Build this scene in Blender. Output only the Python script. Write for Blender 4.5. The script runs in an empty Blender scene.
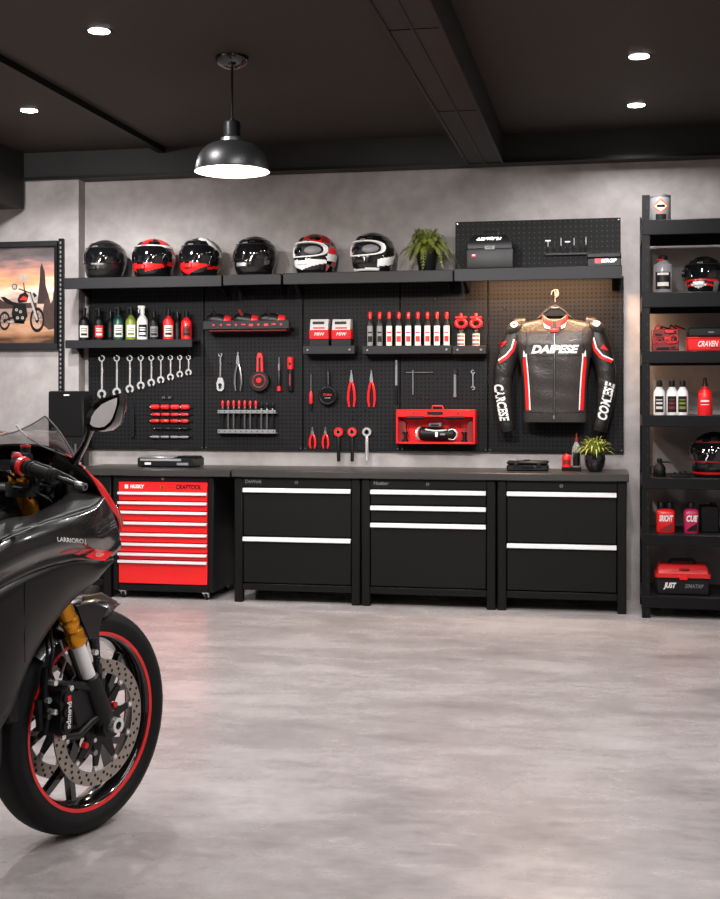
import bpy, bmesh, math, random
from mathutils import Vector, Matrix
from mathutils.bvhtree import BVHTree
PI = math.pi
R = math.radians
rnd = random.Random(7)
C = bpy.context.scene.collection

# ---------------------------------------------------------------- camera geometry (used to measure positions on real planes)
FPX, HOR, CAMH, YAW = 1264.0, 400.0, 1.2, math.atan(250/1264.0)
cT, sT = math.cos(YAW), math.sin(YAW)
def _ray(u, v):
    a, b = (u-360)/FPX, (HOR-v)/FPX
    return a*cT-sT, a*sT+cT, b
def W(u, v, Y):
    """world X, Z of the point seen at (u, v) on the plane y = Y"""
    x, y, z = _ray(u, v); k = Y/y
    return x*k, CAMH+z*k
def WX(u, Y): return W(u, HOR, Y)[0]
def WZ(u, v, Y): return W(u, v, Y)[1]
def MPP(u, Y):
    """metres per pixel at u on plane Y"""
    return Y/_ray(u, HOR)[1]/FPX

# ---------------------------------------------------------------- materials
def lin(c):
    c /= 255.0
    return c/12.92 if c <= .04045 else ((c+.055)/1.055)**2.4
def rgb(r, g, b): return (lin(r), lin(g), lin(b), 1)
MATS = {}
def mat(name, col, rough=.5, metal=0., coat=0., noise=0., nscale=8., bump=0., bscale=60., trans=0., emit=None, estr=0., alpha=1., spec=.5, ior=1.45):
    m = bpy.data.materials.new(name); m.use_nodes = True
    nt = m.node_tree; b = nt.nodes['Principled BSDF']
    b.inputs['Base Color'].default_value = col
    b.inputs['Roughness'].default_value = rough
    b.inputs['Metallic'].default_value = metal
    b.inputs['Coat Weight'].default_value = coat
    b.inputs['Coat Roughness'].default_value = .06
    b.inputs['Specular IOR Level'].default_value = spec
    b.inputs['IOR'].default_value = ior
    if trans: b.inputs['Transmission Weight'].default_value = trans
    if alpha < 1: b.inputs['Alpha'].default_value = alpha
    if emit:
        b.inputs['Emission Color'].default_value = emit; b.inputs['Emission Strength'].default_value = estr
    tc = nt.nodes.new('ShaderNodeTexCoord')
    if noise:
        n = nt.nodes.new('ShaderNodeTexNoise'); n.inputs['Scale'].default_value = nscale; n.inputs['Detail'].default_value = 6
        nt.links.new(tc.outputs['Object'], n.inputs['Vector'])
        mx = nt.nodes.new('ShaderNodeMix'); mx.data_type = 'RGBA'
        mx.inputs[6].default_value = tuple(c*(1-noise) for c in col[:3])+(1,)
        mx.inputs[7].default_value = tuple(min(1, c*(1+noise)) for c in col[:3])+(1,)
        nt.links.new(n.outputs['Fac'], mx.inputs[0]); nt.links.new(mx.outputs[2], b.inputs['Base Color'])
    if bump:
        n2 = nt.nodes.new('ShaderNodeTexNoise'); n2.inputs['Scale'].default_value = bscale; n2.inputs['Detail'].default_value = 4
        nt.links.new(tc.outputs['Object'], n2.inputs['Vector'])
        bp = nt.nodes.new('ShaderNodeBump'); bp.inputs['Strength'].default_value = bump; bp.inputs['Distance'].default_value = .01
        nt.links.new(n2.outputs['Fac'], bp.inputs['Height']); nt.links.new(bp.outputs[0], b.inputs['Normal'])
    MATS[name] = m
    return m

def concrete(name, c0, c1, c2, scale, rough0, rough1, bump, spec=.5, stretch=(1, 1, 1), dist=.6):
    m = bpy.data.materials.new(name); m.use_nodes = True
    nt = m.node_tree; L = nt.links; b = nt.nodes['Principled BSDF']
    tc = nt.nodes.new('ShaderNodeTexCoord'); mp = nt.nodes.new('ShaderNodeMapping')
    mp.inputs['Scale'].default_value = stretch
    L.new(tc.outputs['Object'], mp.inputs['Vector'])
    n1 = nt.nodes.new('ShaderNodeTexNoise'); n1.inputs['Scale'].default_value = scale; n1.inputs['Detail'].default_value = 10
    n1.inputs['Roughness'].default_value = .62; n1.inputs['Distortion'].default_value = dist
    n2 = nt.nodes.new('ShaderNodeTexNoise'); n2.inputs['Scale'].default_value = scale*9; n2.inputs['Detail'].default_value = 8
    for n in (n1, n2): L.new(mp.outputs[0], n.inputs['Vector'])
    cr = nt.nodes.new('ShaderNodeValToRGB'); e = cr.color_ramp.elements
    e[0].position, e[0].color = .26, c0; e[1].position, e[1].color = .74, c2
    k = cr.color_ramp.elements.new(.5); k.color = c1
    ad = nt.nodes.new('ShaderNodeMath'); ad.operation = 'MULTIPLY_ADD'; ad.inputs[1].default_value = .25
    L.new(n2.outputs['Fac'], ad.inputs[0])
    sc = nt.nodes.new('ShaderNodeMath'); sc.operation = 'MULTIPLY'; sc.inputs[1].default_value = .78
    L.new(n1.outputs['Fac'], sc.inputs[0]); L.new(sc.outputs[0], ad.inputs[2])
    L.new(ad.outputs[0], cr.inputs['Fac']); L.new(cr.outputs[0], b.inputs['Base Color'])
    mr = nt.nodes.new('ShaderNodeMapRange'); mr.inputs[3].default_value = rough0; mr.inputs[4].default_value = rough1
    mr.inputs[1].default_value = .3; mr.inputs[2].default_value = .7
    L.new(n1.outputs['Fac'], mr.inputs[0]); L.new(mr.outputs[0], b.inputs['Roughness'])
    bp = nt.nodes.new('ShaderNodeBump'); bp.inputs['Strength'].default_value = bump; bp.inputs['Distance'].default_value = .01
    L.new(n2.outputs['Fac'], bp.inputs['Height']); L.new(bp.outputs[0], b.inputs['Normal'])
    b.inputs['Specular IOR Level'].default_value = spec
    MATS[name] = m
    return m

def pegboard_material(name, col, hole, pitch=.0255, rad=.0048):
    m = bpy.data.materials.new(name); m.use_nodes = True
    nt = m.node_tree; L = nt.links; b = nt.nodes['Principled BSDF']
    tc = nt.nodes.new('ShaderNodeTexCoord'); sp = nt.nodes.new('ShaderNodeSeparateXYZ')
    L.new(tc.outputs['Object'], sp.inputs[0])
    def mth(op, a, bb=None):
        n = nt.nodes.new('ShaderNodeMath'); n.operation = op
        for i, q in ((0, a), (1, bb)):
            if q is None: continue
            if isinstance(q, (int, float)): n.inputs[i].default_value = q
            else: L.new(q, n.inputs[i])
        return n.outputs[0]
    sq = []
    for ax in (0, 2):
        f = mth('SUBTRACT', mth('FRACT', mth('ADD', mth('DIVIDE', sp.outputs[ax], pitch), 100.0)), .5)
        sq.append(mth('MULTIPLY', f, f))
    d = mth('MULTIPLY', mth('SQRT', mth('ADD', sq[0], sq[1])), pitch)
    fac = mth('LESS_THAN', d, rad)
    mx = nt.nodes.new('ShaderNodeMix'); mx.data_type = 'RGBA'
    mx.inputs[6].default_value = col; mx.inputs[7].default_value = hole
    L.new(fac, mx.inputs[0]); L.new(mx.outputs[2], b.inputs['Base Color'])
    b.inputs['Roughness'].default_value = .5; b.inputs['Specular IOR Level'].default_value = .12
    MATS[name] = m
    return m

def floor_material():
    m = bpy.data.materials.new('polished_floor'); m.use_nodes = True
    nt = m.node_tree; L = nt.links; b = nt.nodes['Principled BSDF']
    tc = nt.nodes.new('ShaderNodeTexCoord'); acc = None
    for sc, st, det, w in ((1.1, (.6, 1.1, 1), 8, .50), (4.5, (.6, 1.2, 1), 8, .34), (26, (.7, 1, 1), 6, .16)):
        mp = nt.nodes.new('ShaderNodeMapping'); mp.inputs['Scale'].default_value = st; mp.inputs['Location'].default_value = (sc, 3.1, 0)
        n = nt.nodes.new('ShaderNodeTexNoise'); n.inputs['Scale'].default_value = sc; n.inputs['Detail'].default_value = det; n.inputs['Roughness'].default_value = .65
        L.new(tc.outputs['Object'], mp.inputs[0]); L.new(mp.outputs[0], n.inputs['Vector'])
        ma = nt.nodes.new('ShaderNodeMath'); ma.operation = 'MULTIPLY_ADD'; ma.inputs[1].default_value = w
        L.new(n.outputs['Fac'], ma.inputs[0])
        if acc: L.new(acc, ma.inputs[2])
        else: ma.inputs[2].default_value = 0; first = n
        acc = ma.outputs[0]
    cr = nt.nodes.new('ShaderNodeValToRGB'); e = cr.color_ramp.elements
    e[0].position, e[0].color = .36, rgb(120, 113, 113); e[1].position, e[1].color = .64, rgb(204, 198, 197)
    k = e.new(.5); k.color = rgb(168, 161, 160)
    L.new(acc, cr.inputs[0]); L.new(cr.outputs[0], b.inputs['Base Color'])
    mr = nt.nodes.new('ShaderNodeMapRange'); mr.inputs[1].default_value = .4; mr.inputs[2].default_value = .6; mr.inputs[3].default_value = .34; mr.inputs[4].default_value = .22
    L.new(acc, mr.inputs[0]); L.new(mr.outputs[0], b.inputs['Roughness'])
    return m
M_wall = concrete('raw_concrete', rgb(116, 111, 109), rgb(152, 146, 144), rgb(184, 179, 177), 1.3, .7, .9, .12, .3)
M_ceil = mat('black_ceiling_paint', rgb(55, 50, 46), .6, spec=.25, noise=.12, nscale=2)
M_beam = mat('black_steel_beam', rgb(40, 39, 39), .5, spec=.25, noise=.3, nscale=3, bump=.1, bscale=25)
M_peg = pegboard_material('black_pegboard', rgb(26, 26, 28), rgb(2, 2, 2), .0255, .0062)
M_pegup = pegboard_material('charcoal_pegboard', rgb(15, 15, 15), rgb(60, 58, 56), .0305, .0035)
M_shelf = mat('charcoal_powder_coat', rgb(36, 36, 38), .42, noise=.08, nscale=20, spec=.22)
M_black = mat('satin_black_steel', rgb(20, 20, 21), .38, noise=.08, nscale=12, spec=.18)
M_hand = mat('bright_handle_aluminium', rgb(238, 238, 240), .32, metal=.25, noise=.03, nscale=40)
M_pale = mat('pale_grey_plastic', rgb(170, 166, 162), .4, noise=.08, nscale=30)
M_cab = mat('cabinet_black', rgb(17, 17, 16), .42, noise=.06, nscale=5, spec=.2)
M_cabf = mat('drawer_black', rgb(18, 18, 17), .45, noise=.06, nscale=5, spec=.2)
M_top = mat('dark_worktop', rgb(52, 50, 49), .35, noise=.15, nscale=9)
M_dark = mat('deep_black_plastic', rgb(9, 9, 9), .5, noise=.05, spec=.3)
M_gloss = mat('gloss_black_lacquer', rgb(16, 16, 17), .12, coat=1., noise=.02)
M_visor = mat('smoked_visor', rgb(14, 14, 16), .05, coat=1., noise=.02, spec=.8)
M_plas = mat('black_plastic', rgb(20, 20, 21), .4, noise=.06, spec=.35)
M_red = mat('signal_red_paint', rgb(226, 26, 28), .32, coat=.4, noise=.04)
M_redp = mat('red_plastic', rgb(206, 34, 36), .4, noise=.06)
M_redd = mat('dark_red_plastic', rgb(120, 28, 26), .45, noise=.15, nscale=20)
M_white = mat('white_plastic', rgb(232, 230, 228), .35, noise=.03)
M_grey = mat('grey_plastic', rgb(120, 120, 122), .4, noise=.08)
M_sil = mat('brushed_aluminium', rgb(225, 225, 228), .3, metal=.85, noise=.05, nscale=40)
M_chr = mat('chrome', rgb(235, 235, 235), .24, metal=.75, noise=.03)
M_steel = mat('dull_steel', rgb(150, 150, 152), .32, metal=1., noise=.1, nscale=30)
M_gold = mat('gold_anodised', rgb(222, 150, 42), .26, metal=.85, noise=.08, nscale=30)
M_rub = mat('tyre_rubber', rgb(20, 20, 20), .6, spec=.25, noise=.12, nscale=25, bump=.08, bscale=200)
M_leath = mat('black_leather', rgb(50, 46, 44), .33, noise=.15, nscale=14, bump=.25, bscale=90)
M_leath2 = mat('black_leather_sleeve', rgb(26, 24, 23), .4, noise=.2, nscale=16, bump=.35, bscale=60)
M_cream = mat('cream_label', rgb(214, 206, 196), .5, noise=.08, nscale=60)
M_green = mat('dark_green_plastic', rgb(24, 62, 54), .3, noise=.1)
M_olive = mat('olive_plastic', rgb(112, 124, 42), .35, noise=.1)
M_leaf = mat('fern_leaf', rgb(104, 112, 44), .5, noise=.45, nscale=30)
M_leaf2 = mat('grass_leaf', rgb(134, 146, 66), .5, noise=.35, nscale=30)
M_soil = mat('potting_soil', rgb(40, 30, 24), .9, noise=.4, nscale=60)
M_clear = mat('clear_grey_plastic', rgb(190, 190, 192), .12, trans=.6, noise=.02)
M_mag = mat('magenta_plastic', rgb(186, 36, 84), .32, noise=.06)
M_orange = mat('orange_label', rgb(214, 96, 40), .45, noise=.1)
M_disc = mat('drilled_brake_steel', rgb(168, 158, 150), .34, metal=.9, noise=.1, nscale=60)
M_fair = mat('fairing_satin_black', rgb(14, 14, 15), .25, spec=.35, coat=.5, noise=.04, nscale=4)
M_fair2 = mat('fairing_matt_black', rgb(19, 18, 17), .36, noise=.05, nscale=4, spec=.25)
M_tiphl = mat('fender_tip_highlight', rgb(96, 78, 66), .3, metal=.5, noise=.1)
M_lamp = mat('lamp_glow', (1, .9, .78, 1), .5, emit=(1, .80, .58, 1), estr=9.)
M_down = mat('downlight_glow', (1, 1, 1, 1), .5, emit=(1, .97, .94, 1), estr=30.)
M_tube = mat('added_tube_white', (1, 1, 1, 1), .5, emit=(1, .97, .95, 1), estr=6.)
M_led = mat('warm_led_glow', (1, .7, .4, 1), .5, emit=(1, .58, .30, 1), estr=3.)
M_inner = mat('lamp_inner_white', rgb(240, 236, 228), .4, noise=.02)
M_mirror = mat('mirror_glass', rgb(240, 242, 244), .04, metal=1., noise=.02, nscale=4)

# ---------------------------------------------------------------- mesh builder
class B:
    def __init__(s): s.bm = bmesh.new(); s.mats = []
    def _mi(s, m):
        if m not in s.mats: s.mats.append(m)
        return s.mats.index(m)
    def faces(s, vs, fs, m):
        mi = s._mi(m); bv = [s.bm.verts.new(v) for v in vs]; out = []
        for f in fs:
            try:
                q = s.bm.faces.new([bv[i] for i in f]); q.material_index = mi; out.append(q)
            except ValueError: pass
        return bv, out
    def box(s, x0, x1, y0, y1, z0, z1, m, bev=0., mx=None, seg=1):
        vs = [(x, y, z) for z in (z0, z1) for y in (y0, y1) for x in (x0, x1)]
        t = bmesh.new(); tv = [t.verts.new(v) for v in vs]
        for f in ((0, 2, 3, 1), (4, 5, 7, 6), (0, 1, 5, 4), (2, 6, 7, 3), (0, 4, 6, 2), (1, 3, 7, 5)): t.faces.new([tv[i] for i in f])
        if bev: bmesh.ops.bevel(t, geom=list(t.edges), offset=bev, segments=seg, profile=.7, affect='EDGES')
        s._merge(t, m, mx); return s
    def _merge(s, t, m, mx=None):
        if mx is not None: bmesh.ops.transform(t, matrix=mx, verts=t.verts)
        mi = s._mi(m); t.verts.ensure_lookup_table(); mp = {}
        for v in t.verts: mp[v] = s.bm.verts.new(v.co)
        for f in t.faces:
            try: q = s.bm.faces.new([mp[v] for v in f.verts]); q.material_index = mi
            except ValueError: pass
        t.free()
    def loft(s, rings, m, closed=True, cap=True, mfun=None):
        n = len(rings[0]); vs = [p for r in rings for p in r]; mi = s._mi(m)
        bv = [s.bm.verts.new(v) for v in vs]
        for i in range(len(rings)-1):
            for j in range(n if closed else n-1):
                k = (j+1) % n
                q = [bv[i*n+j], bv[i*n+k], bv[(i+1)*n+k], bv[(i+1)*n+j]]
                try: f = s.bm.faces.new(q)
                except ValueError: continue
                f.material_index = s._mi(mfun(i, j)) if mfun else mi
        if cap and closed:
            for r in (0, len(rings)-1):
                try: f = s.bm.faces.new(bv[r*n:(r+1)*n]); f.material_index = s._mi(mfun(r-1 if r else 0, 0)) if mfun else mi
                except ValueError: pass
        return s
    def tube(s, path, r, m, n=10, flat=1., up=None, cap=True):
        P = [Vector(p) for p in path]; rings = []; prev = None
        for i, p in enumerate(P):
            d = (P[min(i+1, len(P)-1)]-P[max(i-1, 0)]).normalized()
            if prev is None:
                ref = Vector(up) if up else (Vector((0, 0, 1)) if abs(d.z) < .9 else Vector((0, 1, 0)))
                a = d.cross(ref).normalized()
            else:
                a = (prev-d*prev.dot(d)).normalized()
            prev = a; b = d.cross(a)
            rr = r[i] if isinstance(r, (list, tuple)) else r
            rings.append([p+a*rr*math.cos(t)+b*rr*flat*math.sin(t) for t in (2*PI*k/n for k in range(n))])
        return s.loft(rings, m, True, cap)
    def cyl(s, p0, p1, r, m, n=16, r1=None): return s.tube([p0, p1], [r, r if r1 is None else r1], m, n)
    def lathe(s, prof, m, n=24, o=(0, 0, 0), mx=None, cap=True, mfun=None, arc=2*PI):
        rings = []
        for r, z in prof:
            ring = [Vector((max(r, 1e-5)*math.cos(arc*k/n), max(r, 1e-5)*math.sin(arc*k/n), z)) for k in range(n if arc > 6.28 else n+1)]
            rings.append([(mx @ p if mx is not None else p)+Vector(o) for p in ring])
        return s.loft(rings, m, arc > 6.28, cap and arc > 6.28, mfun)
    def prism(s, pts, y0, y1, m, mx=None):
        """polygon in x,z extruded along y"""
        n = len(pts); vs = [(x, y0, z) for x, z in pts]+[(x, y1, z) for x, z in pts]
        if mx is not None: vs = [mx @ Vector(v) for v in vs]
        s.faces(vs, [tuple(range(n)), tuple(range(2*n-1, n-1, -1))]+[(i, (i+1) % n, n+(i+1) % n, n+i) for i in range(n)], m); return s
    def arc(s, cx, cz, r0, r1, a0, a1, y0, y1, m, n=20, mx=None):
        full = abs(a1-a0) > 2*PI-.01; rings = []
        for k in range(n if full else n+1):
            t = a0+(a1-a0)*k/n; c_, s_ = math.cos(t), math.sin(t)
            ring = [Vector((cx+r*c_, y, cz+r*s_)) for r, y in ((r0, y0), (r1, y0), (r1, y1), (r0, y1))]
            rings.append([mx @ p for p in ring] if mx is not None else ring)
        if full: rings.append(rings[0])
        s.loft(rings, m, True, not full); 
        if full: bmesh.ops.remove_doubles(s.bm, verts=s.bm.verts[-(n+1)*4:], dist=1e-6)
        return s
    def ball(s, c, r, m, n=16, mx=None):
        r = (r, r, r) if isinstance(r, (int, float)) else r
        t = bmesh.new(); bmesh.ops.create_uvsphere(t, u_segments=n, v_segments=max(6, n*2//3), radius=1)
        A = Matrix.Translation(c) @ (mx if mx is not None else Matrix()) @ Matrix.Diagonal((r[0], r[1], r[2], 1))
        s._merge(t, m, A); return s
    def torus(s, c, R_, r, m, n=32, k=8, mx=None, arc=2*PI):
        prof = []; rings = []
        for i in range(n+1 if arc < 6.28 else n):
            t = arc*i/n
            ring = [Vector(((R_+r*math.cos(q))*math.cos(t), (R_+r*math.cos(q))*math.sin(t), r*math.sin(q))) for q in (2*PI*j/k for j in range(k))]
            rings.append([(mx @ p if mx is not None else p)+Vector(c) for p in ring])
        if arc > 6.28: rings.append(rings[0])
        s.loft(rings, m, True, arc < 6.28)
        if arc > 6.28: bmesh.ops.remove_doubles(s.bm, verts=s.bm.verts[-(n+1)*k:], dist=1e-6)
        return s
    def text(s, txt, size, fn, m, shear=0., depth=.0, bold=0., width=None):
        """flat lettering: fn maps local (x centred, y up) to a point"""
        cu = bpy.data.curves.new('t', 'FONT'); cu.body = txt; cu.size = size; cu.shear = shear; cu.offset = bold
        cu.align_x = 'CENTER'; cu.align_y = 'CENTER'; cu.extrude = depth; cu.resolution_u = 3; cu.fill_mode = 'FRONT'
        o = bpy.data.objects.new('t', cu); C.objects.link(o)
        dg = bpy.context.evaluated_depsgraph_get(); me = bpy.data.meshes.new_from_object(o.evaluated_get(dg))
        vs = [v.co.copy() for v in me.vertices]; fs = [tuple(p.vertices) for p in me.polygons]
        if width and vs:
            w = max(v.x for v in vs)-min(v.x for v in vs)
            for v in vs: v.x *= width/max(w, 1e-6)
        s.faces([fn(v.x, v.y) for v in vs], fs, m)
        bpy.data.objects.remove(o); bpy.data.curves.remove(cu); bpy.data.meshes.remove(me); return s
    def build(s, name, parent=None, loc=None, smooth=38, normals=True, rotz=None):
        bm = s.bm
        if normals: bmesh.ops.recalc_face_normals(bm, faces=bm.faces)
        me = bpy.data.meshes.new(name); bm.to_mesh(me); bm.free()
        for m in s.mats: me.materials.append(m)
        for p in me.polygons: p.use_smooth = True
        me.set_sharp_from_angle(angle=R(smooth))
        o = bpy.data.objects.new(name, me); C.objects.link(o)
        if parent: o.parent = parent
        if loc is not None: o.location = loc
        if rotz is not None: o.rotation_euler = (0, 0, rotz)
        return o
def thing(name, label, cat, loc=(0, 0, 0), rotz=0, group=None):
    o = bpy.data.objects.new(name, None); C.objects.link(o); o.empty_display_size = .05
    o.location = loc; o.rotation_euler = (0, 0, rotz); return tag(o, label, cat, group)
def tag(o, label, cat, group=None):
    o['label'] = label; o['category'] = cat
    if group: o['group'] = group
    return o
def struct(o): o['kind'] = 'structure'; return o
def dup(root, loc, label, rotz=None):
    r = root.copy(); C.objects.link(r); r.location = loc; r['label'] = label
    if rotz is not None: r.rotation_euler = (0, 0, rotz)
    for ch in list(root.children):
        c = ch.copy(); C.objects.link(c); c.parent = r
        for g in list(ch.children):
            d = g.copy(); C.objects.link(d); d.parent = c
    return r
def rotY(a): return Matrix.Rotation(a, 4, 'Y')

# ---------------------------------------------------------------- camera
cam = bpy.data.cameras.new('camera'); co = bpy.data.objects.new('camera', cam); C.objects.link(co)
cam.sensor_fit = 'HORIZONTAL'; cam.sensor_width = 36; cam.lens = FPX/720*36
cam.shift_y = -(449.5-HOR)/720
co.location = (0, 0, CAMH); co.rotation_euler = (R(90), 0, YAW); cam.clip_start = .05
bpy.context.scene.camera = co
sc = bpy.context.scene
sc.view_settings.view_transform = 'Standard'; sc.view_settings.look = 'None'; sc.view_settings.gamma = 1
sc.view_settings.use_curve_mapping = False; sc.view_settings.exposure = 0.

# ---------------------------------------------------------------- room
X0, X1, Y0, YW, CZ = -5.0, 2.4, -2.6, 7.75, 2.80
def slab(name, a, m): return struct(B().box(*a, m).build(name))
slab('floor', (X0, X1, Y0, YW, -.1, 0), floor_material())
slab('ceiling', (X0, X1, Y0, YW, CZ, CZ+.1), M_ceil)
slab('wall_back', (X0, X1, YW, YW+.1, 0, CZ), M_wall)
slab('wall_left', (X0-.1, X0, Y0, YW, 0, CZ), M_wall)
slab('wall_right', (X1, X1+.1, Y0, YW, 0, CZ), M_wall)
slab('wall_front', (X0, X1, Y0-.1, Y0, 0, CZ), M_wall)
slab('wall_pilaster', (X0, -3.364, 7.65, YW, 0, CZ), M_wall)
BZ = 2.625
slab('beam_back', (X0, X1, 7.62, YW-.001, BZ, CZ), M_beam)
slab('trim_1', (X0, X1, 7.60, 7.62, BZ-.004, BZ+.014), M_black)
b = B(); b.box(-.85, -.625, Y0, 7.62, BZ, CZ, M_beam)
b.box(-.748, -.738, Y0, 7.6, BZ-.004, BZ+.001, M_black); b.box(-.85, -.835, Y0, 7.6, BZ-.006, BZ, M_black); b.box(-.64, -.625, Y0, 7.6, BZ-.006, BZ, M_black)
for y in (1.2, 3.0, 4.8, 6.2): b.box(-.85, -.625, y, y+.006, BZ-.003, BZ, M_black)
struct(b.build('beam_middle'))
slab('beam_left', (-4.3, -3.73, Y0, 7.62, 2.44, CZ), M_beam)
slab('trim_2', (-2.81, -2.765, Y0, 7.62, CZ-.035, CZ), M_dark)

# ---------------------------------------------------------------- ceiling lights
ADDED_SPOTS = [(-3.4, 4.2, -3.7, 1.9, 220, 60), (-2.6, 4.2, -2.7, .85, 230, 60), (-1.1, 4.2, -1.1, .95, 250, 64), (-.1, 4.2, -.4, .85, 180, 54)]
ADDED_TUBES = [(-2.9, 1.0, 2.4, 26), (-.2, 1.6, 2.4, 14), (1.4, 2.5, 2.4, 34)]
def spot(name, loc, power, col=(1, .975, .97), ang=160, blend=.35, rad=.06, rot=(0, 0, 0)):
    l = bpy.data.lights.new(name, 'SPOT'); l.energy = power; l.color = col; l.spot_size = R(ang); l.spot_blend = blend; l.shadow_soft_size = rad
    o = bpy.data.objects.new(name, l); C.objects.link(o); o.location = loc; o.rotation_euler = rot; return o
def downlight(x, y, label, power=60, grp='recessed ceiling downlights'):
    t = thing('ceiling_downlight', label, 'ceiling light', (x, y, CZ), 0, grp)
    B().arc(0, 0, .045, .06, 0, 2*PI, -.006, .0, M_black, 24, Matrix.Rotation(PI/2, 4, 'X') @ Matrix.Scale(-1, 4, (0, 1, 0))).build('trim_ring', t)
    b = B(); b.lathe([(.046, -.003), (.046, -.001), (.02, -.001)], M_down, 24); b.build('lens', t)
    spot('downlight_beam', (x, y, CZ-.03), power)
DLP = [(-2.172, 5.155), (-3.148, 6.495), (.133, 6.023), (.139, 7.019)]
DL = [(DLP[0][0], DLP[0][1], 'round downlight nearest the camera on the left, beside the long ceiling rail'),
      (DLP[1][0], DLP[1][1], 'round downlight at far left near the low dark beam'),
      (DLP[2][0], DLP[2][1], 'front one of two downlights right of the middle beam'),
      (DLP[3][0], DLP[3][1], 'rear one of two downlights right of the middle beam, close to the back wall')]
PW = (110, 140, 85, 62)
for (x, y, l), p in zip(DL, PW): downlight(x, y, l, p)
# unseen downlights added to raise the brightness of floor and walls
XTRA = [(-2.2, 3.2, 50), (.3, 3.6, 100), (-4.35, 1.2, 260), (.6, .8, 14), (1.5, 5.2, 40), (-.9, 4.6, 65)]  # the strong one by the left wall is added to brighten the mirror
for x, y, p in XTRA:
    downlight(x, y, 'added round ceiling downlight out of view for extra brightness', p, 'added downlights out of view')
# unseen spots added to wash the back wall with more light
def added_spot(x, y, tx, tz, power, ang):
    t = thing('added_spotlight', 'added black spotlight out of view, brightening the back wall', 'spotlight', (x, y, CZ), 0, 'added spotlights out of view')
    d = (Vector((tx, YW, tz))-Vector((x, y, CZ-.12))).normalized()
    B().cyl((0, 0, 0), (0, 0, -.06), .012, M_black, 12).build('stem', t)
    B().tube([Vector((0, 0, -.12))-d*.08, Vector((0, 0, -.12))-d*.07, Vector((0, 0, -.12))+d*.05], [.03, .045, .045], M_black, 20).build('head', t)
    B().tube([Vector((0, 0, -.12))+d*.045, Vector((0, 0, -.12))+d*.0502], .040, M_down, 20).build('lens', t)
    spot('added_spot_beam', Vector((x, y, CZ-.12))+d*.08, power, (1, .97, .96), ang, 1., .05, d.to_track_quat('-Z', 'Y').to_euler())
for a in ADDED_SPOTS: added_spot(*a)
# unseen tube lights added for fill and long soft highlights
def added_tube(x, y, L, power):
    t = thing('added_tube_light', 'added long white tube light out of view for fill and highlights', 'ceiling light', (x, y, CZ), 0, 'added tube lights out of view')
    B().box(-.05, .05, -L/2, L/2, -.05, 0, M_black, .004).build('housing', t)
    B().box(-.045, .045, -L/2+.02, L/2-.02, -.055, -.0505, M_tube, .002).build('diffuser', t)
    l = bpy.data.lights.new('added_tube_glow', 'AREA'); l.shape = 'RECTANGLE'; l.size = .09; l.size_y = L-.04; l.energy = power; l.color = (1, .975, .97)
    o = bpy.data.objects.new('added_tube_glow', l); C.objects.link(o); o.location = (x, y, CZ-.058)
for a in ADDED_TUBES: added_tube(*a)

# pendant lamp
LX, LY = -1.73, 5.67
t = thing('pendant_lamp', 'black dome pendant lamp glowing warm white, hanging from ceiling', 'pendant lamp', (LX, LY, CZ))
B().lathe([(.001, 0), (.080, 0), (.079, -.014), (.062, -.040), (.025, -.055), (.001, -.056)][::-1], M_gloss, 32).build('ceiling_rose', t)
B().cyl((0, 0, -.045), (0, 0, -.302), .0048, M_black, 8).build('cord', t)
b = B(); b.lathe([(.006, -.282), (.012, -.286), (.014, -.298), (.036, -.302), (.040, -.312), (.040, -.368), (.05, -.382)], M_black, 28); b.build('lamp_holder', t)
B().lathe([(.046, -.376), (.053, -.380), (.057, -.396), (.05, -.402)], M_steel, 28).build('collar', t)
shade = B(); N = 14
outer = []
for i in range(N+1):
    a = i/N*PI/2
    outer.append((.05+.120*math.sin(a)**.9, -.398-.128*(1-math.cos(a))))
outer.append((.174, -.530)); outer.append((.174, -.535)); 
inner = [(r-.004, z-.001) for r, z in outer[::-1][1:]]
shade.lathe(outer+inner, M_plas, 40, cap=False, mfun=lambda i, j: M_plas if i < N+2 else M_inner)
shade.build('lamp_shade', t)
B().lathe([(.001, -.45), (.03, -.45), (.046, -.475), (.052, -.50), (.04, -.524), (.02, -.533), (.001, -.535)], M_lamp, 20).build('bulb', t)
l = bpy.data.lights.new('pendant_light', 'POINT'); l.energy = 22; l.color = (1, .8, .58); l.shadow_soft_size = .05
o = bpy.data.objects.new('pendant_light', l); C.objects.link(o); o.location = (LX, LY, CZ-.56)
# ================================================================ pegboards
YP = 7.715            # front face of the pegboards
PEGHOOKS = {}
def pegpanel(u0, u1, z0, z1, label, name='pegboard', m=None, y0=YP, y1=YW, grp='black pegboard panels on the back wall'):
    x0, x1 = (WX(u0, y0), WX(u1, y0))
    t = thing(name, label, 'pegboard', ((x0+x1)/2, y1, z0), 0, grp)
    h = (x1-x0)/2-.002; H = z1-z0
    B().box(-h, h, y0-y1, y0-y1+.012, 0, H, m or M_peg, .003).build('panel', t)
    f = B()
    for a in ((-h, -h+.014), (h-.014, h)): f.box(a[0], a[1], y0-y1+.012, -.001, 0.0, H, M_black)
    f.box(-h+.014, h-.014, y0-y1+.012, -.001, 0, .014, M_black); f.box(-h+.014, h-.014, y0-y1+.012, -.001, H-.014, H, M_black)
    f.build('mounting_frame', t)
    sc_ = B()
    for x in (-h+.012, h-.012):
        for z in (.012, H-.012): sc_.cyl((x, y0-y1, z), (x, y0-y1-.003, z), .004, M_steel, 8)
    sc_.build('fixing_screws', t)
    return t, x0, x1
PZ0, PZ1 = .885, 1.94
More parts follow.
